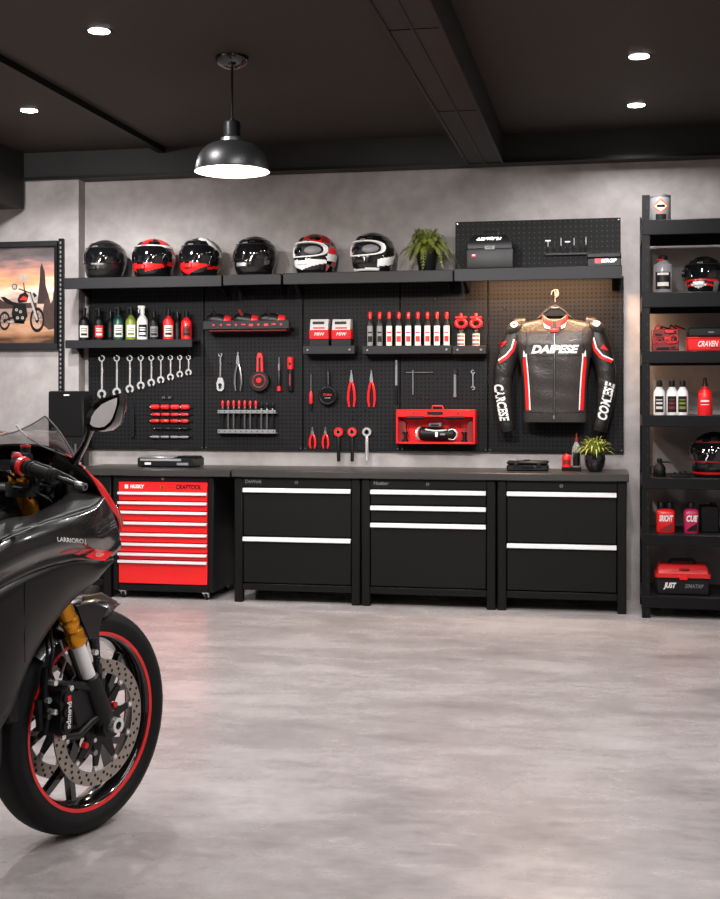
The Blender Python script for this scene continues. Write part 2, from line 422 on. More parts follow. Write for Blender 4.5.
peg_list = [(88, 204, 'pegboard panel at the left end, holding the row of spanners'),
            (204, 303, 'pegboard panel second from left, behind the red tool tray'),
            (303, 400, 'pegboard panel behind the two red boxes and the red pliers'),
            (400, 488, 'pegboard panel behind the open red toolbox'),
            (488, 624, 'pegboard panel at the right end behind the racing jacket')]
PANELS = []
for u0, u1, l in peg_list: PANELS.append(pegpanel(u0, u1, PZ0, PZ1, l))
def hook(u, v, depth=.03):
    """a small bent wire peg, part of the panel it is pushed into"""
    x, z = W(u, v, YP)
    for t, x0, x1 in PANELS:
        if x0 <= x < x1:
            b = B(); lx, lz = x-t.location.x, z-t.location.z; y = YP-YW
            b.tube([(lx, y+.003, lz), (lx, y-depth, lz), (lx, y-depth-.004, lz+.008)], .0022, M_steel, 6)
            b.build('hook', t); return

# ================================================================ upper shelves
def wallshelf(u0, u1, yf, z, th, label, lip=True, yb=YP, extra=None, grp=None):
    x0, x1 = WX(u0, yf), WX(u1, yf)
    t = thing('wall_shelf', label, 'shelf', ((x0+x1)/2, yb, z-th), 0, grp)
    h = (x1-x0)/2; d = yb-yf
    b = B(); b.box(-h, h, -d, 0, th-.012, th, M_shelf, .002)
    b.build('shelf_board', t)
    b = B(); b.box(-h, h, -d-.001, -d+.012, 0, th, M_shelf, .003); b.build('front_lip', t)
    for s in (-1, 1):
        bb = B(); x = s*(h-.05)
        bb.prism([(-.0, th-.012), (-d+.05, th-.012), (-d+.05, th-.03), (-.02, th-.11), (0, th-.11)], x-.006, x+.006, M_black, Matrix.Rotation(-PI/2, 4, 'Z') @ Matrix.Scale(-1, 4, (1, 0, 0)) if False else Matrix(((0, 1, 0, 0), (1, 0, 0, 0), (0, 0, 1, 0), (0, 0, 0, 1))))
        bb.build('bracket', t)
    return t
SG = 'long shelves carrying the helmets'
YS, ZS = 7.42, 1.965
wallshelf(64, 221.5, YS, ZS, .07, 'charcoal shelf with three helmets, left of the three', grp=SG)
wallshelf(223, 281, YS, ZS, .065, 'short charcoal shelf under the single black helmet', grp=SG)
wallshelf(283, 453, YS, ZS+.004, .07, 'charcoal shelf with two helmets and a fern', grp=SG)
t = wallshelf(454, 622, 7.36, 1.968, .075, 'deeper shelf holding black case, with warm light below it', grp=SG)
# warm LED strip fitted below the right-hand shelf
x0, x1 = WX(470, 7.4), WX(615, 7.4)
L_ = thing('led_strip', 'slim warm light strip fixed under the right-hand wall shelf', 'light strip', ((x0+x1)/2, 7.47, 1.951))
h = (x1-x0)/2
B().box(-h, h, -.014, .014, -.012, -.001, M_black, .002).build('housing', L_)
B().box(-h+.01, h-.01, -.010, .010, -.015, -.0125, M_led).build('diffuser', L_)
l = bpy.data.lights.new('led_light', 'AREA'); l.shape = 'RECTANGLE'; l.size = 2*h-.04; l.size_y = .02; l.energy = 19; l.color = (1, .58, .32)
o = bpy.data.objects.new('led_light', l); C.objects.link(o); o.location = ((x0+x1)/2, 7.47, 1.933); o.rotation_euler = (R(18), 0, 0)

# raised pegboard above the right shelf
t, a, b_ = pegpanel(455, 621, 1.97, 2.275, 'raised charcoal pegboard standing above the right shelf', m=M_pegup, y0=7.60, y1=7.66)
# ================================================================ lower small shelves
G2 = 'small shelves on the pegboard'
wallshelf(65, 192, 7.55, WZ(130, 339.5, 7.55), .052, 'small shelf with spray bottles above the spanners', grp=G2)
def ledge(u0, u1, v0, v1, label, yf=7.60):
    x0, x1 = WX(u0, yf), WX(u1, yf); um = (u0+u1)/2
    z1, z0 = WZ(um, v0, yf), WZ(um, v1, yf)
    t = thing('tool_ledge', label, 'shelf', ((x0+x1)/2, YP, z0), 0, G2); h = (x1-x0)/2; d = YP-yf
    B().box(-h, h, -d, 0, 0, .008, M_shelf, .002).build('tray_base', t)
    b = B(); b.box(-h, h, -d-.002, -d+.006, 0, z1-z0, M_shelf, .003)
    for x in (-h+.03, h-.03): b.cyl((x, -d-.001, (z1-z0)/2), (x, -d-.005, (z1-z0)/2), .006, M_steel, 10)
    b.build('front_lip', t)
    for s in (-1, 1): B().box(s*h-(.004 if s > 0 else 0), s*h+(.004 if s < 0 else 0), -d, 0, 0, z1-z0, M_shelf).build('end_plate', t)
    return t, z0+.008
LEDGE_BOX, ZB = ledge(303, 354.5, 345.5, 354, 'small dark ledge under the two red boxes')
LEDGE_BOT, ZBOT = ledge(362.5, 451.5, 345.5, 354, 'long dark ledge under the row of red-capped bottles')
LEDGE_END, ZEND = ledge(452.5, 486, 345.5, 354, 'short dark ledge under the two red ring-topped bottles')

# upright strip and wall box on the pilaster
x, z1 = W(62.5, 239, 7.65); z0 = WZ(62.5, 418, 7.65)
t = thing('shelf_upright', 'black slotted upright strip beside the framed picture', 'shelf upright', (x, 7.65, z0))
B().box(-.016, .016, -.03, 0, 0, z1-z0, M_black, .002).build('channel', t)
b = B(); n = int((z1-z0)/.03)
for i in range(n): b.box(-.005, .005, -.0315, -.0295, .012+i*.03, .028+i*.03, M_sil if i % 1 else M_grey)
b.build('slots', t)
x0, x1 = WX(48, 7.55), WX(83, 7.55); z1, z0 = WZ(60, 391, 7.55), WZ(60, 482, 7.55)
t = thing('wall_box', 'black wall-mounted box with flat cover behind the windscreen', 'wall box', ((x0+x1)/2, 7.65, z0))
h = (x1-x0)/2; H = z1-z0
B().box(-h, h, -.095, 0, 0, H, M_plas, .008).build('body', t)
B().box(-h+.004, h-.004, -.104, -.0955, H*.5, H-.004, M_black, .004).build('cover', t)
B().box(-.01, .028, -.1055, -.1038, H-.03, H-.022, M_white).build('badge', t)
b = B(); b.box(-h+.02, h*.35, -.101, -.0955, H*.08, H*.45, M_dark, .003); 
for i in range(6): b.cyl((-h+.04+.02*(i % 3), -.101, H*(.15+.14*(i//3))), (-h+.04+.02*(i % 3), -.108, H*(.15+.14*(i//3))), .007, M_grey, 10)
b.build('switch_panel', t)
B().cyl((h*.6, -.107, H*.12), (h*.6, -.107, H*.42), .008, M_steel, 12).build('thermometer', t)

# ================================================================ framed picture
def poster():
    Y = 7.65; x0, x1 = -4.22, WX(60, Y); z1, z0 = WZ(31, 242, Y), WZ(31, 350, Y)
    t = thing('framed_picture', 'black-framed picture of a motorcycle at sunset before a rocky tower', 'picture', ((x0+x1)/2, Y, z0))
    h = (x1-x0)/2; H = z1-z0; fw = .035
    f = B()
    f.box(-h, h, -.045, 0, 0, fw*1.25, M_shelf, .003); f.box(-h, h, -.045, 0, H-fw, H, M_shelf, .003)
    f.box(-h, -h+.022, -.045, 0, fw, H-fw, M_black, .003); f.box(h-.022, h, -.045, 0, fw, H-fw, M_black, .003)
    f.build('frame', t)
    m = bpy.data.materials.new('sunset_print'); m.use_nodes = True; nt = m.node_tree; L = nt.links; bs = nt.nodes['Principled BSDF']
    tc = nt.nodes.new('ShaderNodeTexCoord'); sp = nt.nodes.new('ShaderNodeSeparateXYZ'); L.new(tc.outputs['Generated'], sp.inputs[0])
    mp = nt.nodes.new('ShaderNodeMapping'); mp.inputs['Scale'].default_value = (1.2, 1, 5); L.new(tc.outputs['Object'], mp.inputs[0])
    nz = nt.nodes.new('ShaderNodeTexNoise'); nz.inputs['Scale'].default_value = 4; nz.inputs['Detail'].default_value = 7; L.new(mp.outputs[0], nz.inputs[0])
    ma = nt.nodes.new('ShaderNodeMath'); ma.operation = 'MULTIPLY_ADD'; ma.inputs[1].default_value = .42; L.new(nz.outputs['Fac'], ma.inputs[0])
    su = nt.nodes.new('ShaderNodeMath'); su.operation = 'SUBTRACT'; su.inputs[1].default_value = .21; L.new(sp.outputs[2], su.inputs[0]); L.new(su.outputs[0], ma.inputs[2])
    cr = nt.nodes.new('ShaderNodeValToRGB'); L.new(ma.outputs[0], cr.inputs[0])
    e = cr.color_ramp.elements; e[0].position = 0; e[0].color = rgb(70, 46, 36); e[1].position = 1; e[1].color = rgb(82, 76, 78)
    for p, c in ((.1, (150, 108, 80)), (.2, (190, 146, 116)), (.28, (120, 98, 88)), (.42, (186, 160, 148)), (.55, (255, 222, 198)), (.66, (255, 166, 118)), (.76, (190, 136, 122)), (.86, (118, 104, 104))):
        q = e.new(p); q.color = rgb(*c)
    L.new(cr.outputs[0], bs.inputs['Base Color']); bs.inputs['Roughness'].default_value = .3
    pr = B(); pr.box(-h+.02, h-.02, -.018, -.012, fw, H-fw, m); 
    MP = MPP(30, Y); xo = (x0+x1)/2
    def P(u, v): x, z = W(u, v, Y); return (x-xo, z-z0)
    K = mat('print_black', rgb(28, 24, 24), .3, noise=.3, nscale=40); K2 = mat('print_brown', rgb(70, 54, 50), .3, noise=.5, nscale=30)
    K3 = mat('print_tower', rgb(58, 46, 46), .3, noise=.4, nscale=30); RD = mat('print_red', rgb(200, 52, 48), .3); GY = mat('print_grey', rgb(170, 164, 162), .3, noise=.2, nscale=40)
    def poly(pts, m, k=0): pr.prism([P(*p) for p in pts], -.0186-k*.0006, -.018, m)
    poly([(38.5, 304), (40, 290), (41, 280), (41.5, 268), (43, 263), (44.5, 268), (46, 272), (47, 286), (50, 296), (52, 304)], K3)
    poly([(44, 312), (46, 300), (50, 296), (52, 304), (54, 300), (55, 290), (56, 304), (58.6, 308), (58.6, 328), (50, 330), (45, 326)], K2, 1)
    poly([(-26, 305), (-10, 303), (1, 300), (8, 303), (38, 303), (38, 308), (-26, 310)], K2, 1)
    def wheel(u, v, ru, rv, k=3):
        mx = Matrix.Translation((P(u, v)[0], 0, P(u, v)[1])) @ Matrix.Diagonal((ru*MP, 1, rv*MP, 1))
        pr.arc(0, 0, .74, 1., 0, 2*PI, -.0205, -.018, K, 20, mx); pr.arc(0, 0, .05, .25, 0, 2*PI, -.0205, -.018, K, 12, mx)
        for i in range(8): pr.box(.2, .78, -.02, -.018, -.025, .025, GY, 0, mx @ rotY(i*PI/4))
    wheel(38.5, 320, 7.8, 12.5); wheel(6, 321, 6, 9.5)
    def bar(p, q, w, m, k=4):
        a, c = Vector(P(*p)), Vector(P(*q)); d = (c-a).normalized(); n = Vector((-d.y, d.x))*w*MP/2
        pr.prism([tuple(a+n), tuple(c+n), tuple(c-n), tuple(a-n)], -.0186-k*.0006, -.018, m)
    bar((30, 292), (38.5, 320), 2, GY); bar((31.5, 292), (40, 319), 1, K, 5); bar((6, 321), (16, 317), 2, K); bar((10, 322), (26, 322), 1.6, GY)
    poly([(15, 304), (27, 304), (29, 316), (25, 324), (16, 323), (13, 314)], K, 4)
    for u, v in ((18, 310), (22, 312), (24, 318), (19, 318)): pr.arc(*P(u, v), .004, .01, 0, 2*PI, -.0218, -.018, GY, 12)
    poly([(19, 300), (21, 295), (27, 292), (30, 296), (28, 302), (20, 303)], K, 5); poly([(21, 300), (25, 296), (29, 298), (28, 301)], RD, 6)
    poly([(2, 297), (6, 297), (14, 302), (19, 303), (16, 306), (7, 303)], K, 5); poly([(-1, 300), (3, 300), (0, 308), (-1, 307)], K2, 5)
    poly([(31, 294), (35, 292), (39, 296), (39, 301), (34, 300)], GY, 5); poly([(34, 294), (36, 293), (38.5, 296), (36, 298)], K, 6)
    bar((20, 289), (31, 293), 1.2, K); bar((25, 283), (26, 293), 1, K)
    pr.arc(*P(24.5, 278), .0, .024, 0, 2*PI, -.021, -.018, GY, 16); pr.arc(*P(16, 287), .0, .02, 0, 2*PI, -.021, -.018, K2, 16)
    pr.arc(*P(16, 287), .0, .014, 0, 2*PI, -.0215, -.018, GY, 16)
    pr.build('print', t, smooth=20)
poster()

# ================================================================ base cabinets
YF = 7.23; YB = 7.72
def base_cabinet(u0, u1, drawers, label, badge=None, lock=True):
    x0, x1 = WX(u0, YF)+.003, WX(u1, YF)-.003; w = (x1-x0)
    t = thing('base_cabinet', label, 'cabinet', ((x0+x1)/2, (YF+YB)/2, 0), 0, 'black base cabinets along the back wall')
    h = w/2; yf, yb = YF-(YF+YB)/2, YB-(YF+YB)/2
    H = .742; p = .05
    b = B()
    for s in (-1, 1):
        b.box(min(s*h, s*(h-.02)), max(s*h, s*(h-.02)), yf+.03, yb, .07, H, M_cab)
    b.box(-h+.02, h-.02, yb-.012, yb, .07, H, M_cab); b.box(-h+.02, h-.02, yf+.03, yb-.012, .075, .09, M_cab)
    b.box(-h+p, h-p, yf, yf+.03, .685, H, M_cab, .003)
    b.box(-h+p, h-p, yf, yf+.03, .072, .112, M_cab, .003)
    b.build('carcass', t)
    for s in (-1, 1):
        B().box(s*h-(p if s > 0 else 0), s*h+(p if s < 0 else 0), yf-.004, yf+.045, 0, H, M_cab, .005).build('front_leg', t)
        B().box(s*h-(p if s > 0 else 0), s*h+(p if s < 0 else 0), yb-.045, yb, 0, .075, M_cab, .004).build('rear_leg', t)
    z = .683
    for zt, zb in drawers:
        dr = B().box(-h+p+.004, h-p-.004, yf+.002, yf+.028, zb+.003, zt-.001, M_cabf, .004).build('drawer', t)
        g = B(); g.box(-h+p+.004, h-p-.004, yf-.018, yf+.004, zt-.014, zt-.004, M_hand, .003)
        g.box(-h+p+.004, h-p-.004, yf-.018, yf-.013, zt-.029, zt-.012, M_hand, .003); g.build('handle', dr)
    if lock:
        k = B(); k.cyl((0, yf+.002, .714), (0, yf-.006, .714), .010, M_steel, 16); k.box(-.002, .002, yf-.0075, yf-.005, .708, .72, M_dark); k.build('lock', t)
    if badge:
        B().text(badge, .03, lambda x, y: (-h+.115+x, yf-.0015, .716+y), M_grey, .1).build('badge_lettering', t)
    return t
base_cabinet(234, 360.5, [(.683, .393), (.393, .114)], 'black two-drawer cabinet, first right of the red tool chest', 'DeWolt')
base_cabinet(361, 496, [(.683, .59), (.59, .49), (.49, .114)], 'black three-drawer cabinet in the middle with two shallow drawers', 'Husker')
base_cabinet(497, 627, [(.683, .388), (.388, .114)], 'black two-drawer cabinet at the right end beside the shelf rack')
xl, xr = WX(231, 7.2), WX(629, 7.2)
t = tag(B().box(-(xr-xl)/2, (xr-xl)/2, -.272, .272, 0, .042, M_top, .005).build('worktop', None, ((xl+xr)/2, 7.475, .7425)), 'long dark worktop lying across the three black cabinets', 'worktop')
WT = .7845
# left worktop over the red chest and a narrow cabinet
xa, xb = WX(70, 7.2), WX(229.5, 7.2)
tag(B().box(-(xb-xa)/2, (xb-xa)/2, -.272, .272, 0, .042, M_top, .005).build('worktop', None, ((xa+xb)/2, 7.475, .7425)), 'shorter dark worktop above the red tool chest', 'worktop')
base_cabinet(68, 111.5, [(.683, .393), (.393, .114)], 'narrow black cabinet behind the motorcycle, left of the red tool chest', None, False)
# red chest
def chest():
    x0, x1 = WX(113, YF), WX(213.5, YF); h = (x1-x0)/2
    t = thing('tool_chest', 'red eight-drawer tool chest on casters in a black frame', 'tool chest', ((x0+x1)/2, (YF+YB)/2, 0))
    yf, yb = YF-(YF+YB)/2, YB-(YF+YB)/2; H = .742; p = .036; m = MPP(163, YF)
    def Zv(v): return WZ(163, v, YF)
    zf = Zv(591.5)
    b = B(); b.box(-h, -h+p, yf, yb, zf, H, M_black, .005); b.box(h-p, h, yf, yb, zf, H, M_black, .005)
    b.box(-h+p, h-p, yf, yf+.03, Zv(482), H, M_black, .003); b.box(-h+p, h-p, yf, yf+.03, zf, Zv(585), M_black, .003)
    b.box(-h+p, h-p, yb-.012, yb, zf, H, M_black); b.box(-h+p, h-p, yf+.03, yb-.012, zf, zf+.012, M_black); b.build('cabinet_frame', t)
    k = B(); k.cyl((0, yf, (H+Zv(482))/2), (0, yf-.004, (H+Zv(482))/2), .008, M_steel, 12); k.build('stud', t)
    hp = B(); hp.box(-h+p+.002, h-p-.002, yf-.006, yf+.02, Zv(491.8), Zv(482), M_red, .003)
    hd = hp.build('header_panel', t)
    lk = B(); zc = (Zv(491.8)+Zv(482))/2; lk.cyl((0, yf-.006, zc), (0, yf-.012, zc), .011, M_gold, 14); lk.box(-.002, .002, yf-.0135, yf-.011, zc-.007, zc+.007, M_dark); lk.build('lock', t)
    B().text('CRAFTOOL', .036, lambda x, y: (h-.155+x, yf-.0075, zc+y), M_dark, .15, 0, .0012, .16).build('header_lettering', hd)
    q = B(); q.text('HUSKY', .03, lambda x, y: (-h+.155+x, yf-.0075, zc+y), M_white, .15, 0, .0012, .09); q.box(-h+.078, -h+.1, yf-.0085, yf-.006, zc-.012, zc+.012, M_white, .002); q.build('badge', hd)
    tops = [491.8, 501.5, 511, 521.8, 533.2, 543, 553, 560.3]; bots = tops[1:]+[584.5]
    for a, c in zip(tops, bots):
        d = B().box(-h+p+.002, h-p-.002, yf-.004, yf+.024, Zv(c)+.003, Zv(a)-.001, M_red, .003).build('drawer', t)
        g = B(); g.box(-h+p+.001, h-p-.001, yf-.026, yf-.003, Zv(a)-.008, Zv(a)-.002, M_hand, .002); g.box(-h+p+.001, h-p-.001, yf-.026, yf-.021, Zv(a)-.018, Zv(a)-.006, M_hand, .002); g.build('handle', d)
    for sx in (-1, 1):
        for sy in (yf+.03, yb-.07):
            w_ = B(); X = sx*(h-.055); 
            w_.box(X-.02, X+.02, sy-.025, sy+.025, zf-.006, zf, M_hand, .002)
            for e in (-.014, .011): w_.prism([(sy-.015, zf-.006), (sy+.015, zf-.006), (sy+.018, .016), (sy+.004, .016)], X+e, X+e+.003, M_hand, Matrix(((0, 1, 0, 0), (1, 0, 0, 0), (0, 0, 1, 0), (0, 0, 0, 1))))
            f = w_.build('caster_fork', t)
            ww = B(); ww.cyl((X-.009, sy+.01, .021), (X+.009, sy+.01, .021), .021, M_rub, 18); ww.cyl((X-.0095, sy+.01, .021), (X+.0095, sy+.01, .021), .01, M_steel, 12); ww.build('caster_wheel', f)
chest()
# ================================================================ bottles
def bottle_parts(t, prof, body, cap_prof, cap, label=None, lab=(.2, .55), lab2=None, n=20, trig=None, rmul=1.004):
    """lathe body + wrap-around label band + cap (+ trigger)"""
    bd = B().lathe(prof, body, n).build('body', t)
    rmax = max(r for r, z in prof); H = max(z for r, z in prof); LA = 47
    t.rotation_euler = (0, 0, math.atan2(-t.location.x, t.location.y))
    if label:
        lb = B(); r = rmax*1.015
        lb.loft([[(r*math.cos(a), r*math.sin(a), z) for a in (R(-90-LA+2*LA*i/12) for i in range(13))] for z in (H*lab[0], H*lab[1])], label, False, False)
        if lab2:
            for k, (f0, f1) in enumerate(lab2[1]):
                z0 = H*(lab[0]+(lab[1]-lab[0])*f0); z1 = H*(lab[0]+(lab[1]-lab[0])*f1); rr = r*1.012
                rings = [[(rr*math.cos(a), rr*math.sin(a), z) for a in (R(-90-(LA-14)+2*(LA-14)*i/8) for i in range(9))] for z in (z0, z1)]
                lb.loft(rings, lab2[0], False, False)
        lb.build('paper_label', t)
    B().lathe(cap_prof, cap, 16).build('cap', t)
    if trig:
        g = B(); z = max(z for r, z in cap_prof)
        g.box(-.030, .016, -.008, .008, z-.016, z+.002, trig, .004); g.tube([(-.018, 0, z-.012), (-.026, 0, z-.03), (-.022, 0, z-.045)], [.005, .004, .003], trig, 6)
        g.build('trigger', t)
def std_prof(r, h, neck=.35, shoulder=.78):
    return [(r*.9, 0), (r, h*.02), (r, h*shoulder*.9), (r*.92, h*shoulder), (r*.55, h*.9), (r*neck, h*.95), (r*neck, h)]
def small_cap(r, z, h): return [(r, z-.004), (r, z+h*.7), (r*.85, z+h), (.001, z+h)]

zs = WZ(130, 339.5, 7.55)+.0005; YB1 = 7.645
spray = [(84, 308, M_dark, M_cream, 'black trigger spray bottle with pale label, at the left end of the small shelf', 1),
         (99, 308, M_dark, M_redp, 'black trigger bottle with red and white label, second from left on the small shelf', 1),
         (118.5, 307, M_green, M_cream, 'dark green spray bottle on the small shelf', 2),
         (131, 307, M_olive, M_white, 'olive yellow-green spray bottle on the small shelf', 2),
         (142.5, 306, M_white, M_dark, 'white trigger spray bottle with dark label on the small shelf', 1),
         (154, 311, M_dark, M_grey, 'short black bottle with grey label, right of the white spray bottle', 0),
         (168.5, 309, M_redp, M_cream, 'red bottle with cream label on the small shelf', 0),
         (186.5, 311, M_red, M_redd, 'plain red bottle at the right end of the small shelf', 0)]
mlab = [M_cream, M_white, M_white, M_white, M_grey, M_cream, M_white, M_redd]
for (u, v, body, lb, lab, kind), ink in zip(spray, [M_dark, M_cream, M_green, M_olive, M_white, M_dark, M_dark, M_dark]):
    X = WX(u, YB1); H = WZ(u, v, YB1)-zs
    t = thing('spray_bottle' if kind else 'squeeze_bottle', lab, 'bottle', (X, YB1, zs), 0, 'cleaning bottles on the small shelf')
    hb = H*(.78 if kind else .80); r = .034 if u != 154 else .031
    bottle_parts(t, std_prof(r*1.02, hb), body, small_cap(.014, hb, H-hb), M_dark if kind != 1 or body != M_white else M_white, lb, (.12, .58), (ink, [(.15, .35), (.5, .58), (.68, .76)]), trig=(M_white if body == M_white else M_dark) if kind else None)
# two dark bottles standing behind
for u, v, lab in ((111, 311, 'black spray bottle half hidden behind the dark green one'), (178, 312, 'slim black bottle half hidden between the two red bottles')):
    X = WX(u, 7.69); H = WZ(u, v, 7.69)-zs
    t = thing('spray_bottle', lab, 'bottle', (X, 7.682, zs), 0, 'cleaning bottles on the small shelf')
    bottle_parts(t, std_prof(.024, H*.8), M_dark, small_cap(.011, H*.8, H*.2), M_plas, M_plas, (.15, .5))

# nine red-capped bottles
inks = [(M_dark, M_dark), (M_cream, M_dark), (M_cream, M_redp), (M_cream, M_redp), (M_white, M_redp), (M_white, M_redp), (M_white, M_redp), (M_white, M_red), (M_white, M_red)]
ordn = ['first from the left, darkest label', 'second from the left, dim grey label', 'third from the left', 'fourth from the left', 'fifth, in the middle of the row', 'fourth from the right', 'third from the right', 'second from the right', 'last on the right, beside the ring-topped bottles']
for i in range(9):
    u = 370+i*9.56; Yb = 7.655; X = WX(u, Yb); H = WZ(u, 312, Yb)-ZBOT
    t = thing('squeeze_bottle', 'slim black bottle with red cap, '+ordn[i], 'bottle', (X, Yb, ZBOT), 0, 'red-capped bottles on the long ledge')
    hb = H*.845
    bottle_parts(t, [(.0215, 0), (.0235, .004), (.0235, hb*.80), (.0205, hb*.88), (.0125, hb*.95), (.011, hb)], M_plas if i < 2 else M_dark, [(.0112, hb-.003), (.0115, hb+.004), (.0115, H-.004), (.009, H), (.001, H)], M_red, inks[i][0] if i > 1 else M_grey, (.08, .78), (inks[i][1], [(.1, .17), (.34, .58), (.70, .76)]), n=16)
for u, lab in ((461, 'bottle with red ring top, left one of the pair on the short ledge'), (476, 'bottle with red ring top, right one of the pair on the short ledge')):
    Yb = 7.655; X = WX(u, Yb); H = WZ(u, 313, Yb)-ZEND
    t = thing('ring_top_bottle', lab, 'bottle', (X, Yb, ZEND), 0, 'ring-topped bottles on the short ledge')
    B().lathe([(.026, 0), (.027, .012), (.022, .02), (.0205, H*.5), (.016, H*.58)], M_redp, 18, mfun=lambda i, j: M_red if i < 1 else M_plas).build('body', t)
    lb = B(); lb.lathe([(.0222, H*.14), (.0228, H*.14), (.0228, H*.48), (.0215, H*.48)], M_cream, 18, cap=False)
    for f in (.2, .3, .4): lb.loft([[(.0234*math.cos(a), .0234*math.sin(a), H*f+dz) for a in (R(-150+15*k) for k in range(9))] for dz in (0, .01)], M_redd, False, False)
    lb.build('paper_label', t)
    rg = B(); rg.torus((0, 0, H*.74), .024, .009, M_red, 20, 8, Matrix.Diagonal((1.25, 1, 1, 1)) @ Matrix.Rotation(PI/2, 4, 'X')); rg.box(-.036, .036, -.008, .008, H*.86, H*.92, M_red, .004); rg.build('ring_top', t)
    B().lathe([(.010, H*.9), (.010, H*.97), (.006, H), (.001, H)], M_redp, 10).build('nozzle', t)

# two red boxes on a black stand
for u, lab in ((320.5, 'grey-topped red tool battery box, left one of the two on the dark ledge'), (342.5, 'grey-topped red tool battery box, right one of the two on the dark ledge')):
    Yb = 7.655; X = WX(u, Yb); m = MPP(u, Yb); H = WZ(u, 319.5, Yb)-ZB; h = 10.2*m
    t = thing('battery_box', lab, 'battery box', (X, Yb, ZB), 0, 'red boxes on the dark ledge')
    B().box(-h, h, -.045, .045, 0, H*.42, M_dark, .004).build('base', t)
    mid = B(); T = Matrix(((0, 1, 0, 0), (1, 0, 0, 0), (0, 0, 1, 0), (0, 0, 0, 1)))
    mid.prism([(-.042, H*.42), (.042, H*.42), (.042, H*.72), (-.046, H*.68)], -h*.94, h*.94, M_red, T); mid.build('red_housing', t)
    tp = B(); tp.prism([(-.044, H*.68), (.040, H*.72), (.040, H), (-.022, H), (-.034, H*.9)], -h*.9, h*.9, M_pale, T); 
    tp.box(-h*.6, h*.6, -.045, -.03, H*.71, H*.76, M_redp, .003); tp.box(-h*.66, h*.5, -.038, -.02, H*.84, H*.93, M_plas, .003); tp.build('top_cover', t)
    tx = B(); tx.text('MIW', .03, lambda x, y: (x, -.0465, H*.55+y), M_white, .2); tx.build('lettering', t)

# ================================================================ wall tool tray (red / black tools lying in it)
Yt = 7.58; xa, xb = WX(203, Yt), WX(289, Yt); zt0 = WZ(246, 331, Yt); zt1 = WZ(246, 320.5, Yt); ztt = WZ(246, 309, Yt)
t = thing('tool_tray', 'black wall tray with red-dotted front holding red and black tools', 'tool tray', ((xa+xb)/2, YP, zt0))
h = (xb-xa)/2; d = YP-Yt; H = zt1-zt0
B().box(-h+.03, h-.02, -d+.02, 0, 0, .012, M_redd, .003).build('red_base', t)
B().box(-h, h, -d, -d+.012, .012, H, M_shelf, .003).build('front_panel', t)
B().box(-h, h, -d+.012, 0, .012, .022, M_black).build('tray_floor', t)
dd = B()
for k in range(10):
    x = -h+.07+k*(2*h-.12)/9; z = .012+(H-.012)*.5; 
    if k in (0, 1, 3, 6, 9): dd.cyl((x, -d+.001, z), (x, -d-.004, z), .007, M_red, 12)
    else: dd.box(x-.014, x+.014, -d-.003, -d+.001, z-.003-(k % 2)*.006, z+.006, M_redp, .001)
dd.build('red_studs', t)
for k, (f, lab) in enumerate(((-.66, 'black and red air tool lying in the wall tray, left one of three'), (-.02, 'black and red air tool lying in the middle of the wall tray'), (.6, 'black and red air tool lying in the wall tray, right one of three'))):
    tt = thing('air_tool', lab, 'power tool', ((xa+xb)/2+f*h, 7.655, zt0+.022), 0, 'tools in the wall tray')
    q = ztt-zt0-.022; rr = q*.40
    B().tube([(-.085, 0, rr), (-.06, 0, rr*1.05), (.0, 0, rr*1.05), (.03, 0, rr*.9)], [rr*.75, rr, rr, rr*.85], M_plas, 14).build('motor_body', tt)
    B().tube([(.03, 0, rr), (.06, 0, rr), (.07, 0, rr)], [rr*.85, rr*.7, rr*.45], M_redp, 14).build('red_nose', tt)
    B().tube([(-.03, -.005, rr*1.2), (-.035, -.03, rr*1.9), (-.05, -.035, q)], [.012, .012, .010], M_redd if k == 1 else M_plas, 8).build('grip', tt)
    bb = B(); bb.cyl((.07, 0, rr), (.088, 0, rr), .006, M_steel, 8); bb.cyl((-.04, 0, rr*1.9), (.02, 0, rr*1.9), .006, M_steel, 8); bb.build('chuck', tt)
# small red cone at the right end of the tray
u = 284.5; tg = thing('spray_nozzle', 'small red cone-shaped nozzle at the right end of the wall tray', 'nozzle', (WX(283.5, 7.655), 7.655, zt0+.022))
B().lathe([(.018, 0), (.018, .012), (.012, .03), (.006, .06), (.001, .062)], M_red, 14).build('cone', tg); B().lathe([(.021, 0), (.021, .008), (.001, .008)], M_redd, 14).build('base_ring', tg)

# ================================================================ spanners
YT = YP-.012
def toolthing(name, u, v0, v1, label, cat, grp=None, y=YT):
    x, z1 = W(u, v0, y); z0 = WZ(u, v1, y)
    return thing(name, label, cat, (x, y, z0), 0, grp), z1-z0
wr = [(102, 355, 398.5), (117, 355, 396.5), (130, 355, 393), (141, 355, 389.5), (151.5, 355, 386.5), (161, 355, 383.5), (170.7, 355, 380.5), (180, 355, 377.5), (188.7, 355, 375.5)]
wl = ['longest spanner, first at the left end of the row', 'second longest spanner, second in the row', 'third spanner of the row', 'fourth spanner of the row', 'middle spanner of the row of nine', 'sixth spanner of the row', 'seventh spanner of the row', 'second smallest spanner, eighth in the row', 'smallest spanner, last at the right end of the row']
for (u, v0, v1), l in zip(wr, wl):
    t, H = toolthing('spanner', u, v0, v1, 'steel '+l+' under the bottle shelf', 'spanner', 'spanners on the pegboard')
    k = H/.26; rj = .029*(.45+.55*k); rr = .0215*(.5+.5*k); w = .0065*(.5+.5*k)
    b = B(); b.box(-w, w, -.004, .004, rj*1.6, H-rr*1.7, M_chr, .002); b.build('shank', t)
    b = B(); b.arc(0, H-rr, rr*.58, rr, R(108), R(108-360+36), -.006, .006, M_chr, 22); b.build('ring_end', t)
    b = B(); b.arc(0, rj*.95, rj*.5, rj, R(-58), R(252), -.006, .006, M_chr, 22, ); b.build('jaw_end', t)
    hook(u, v0+3)

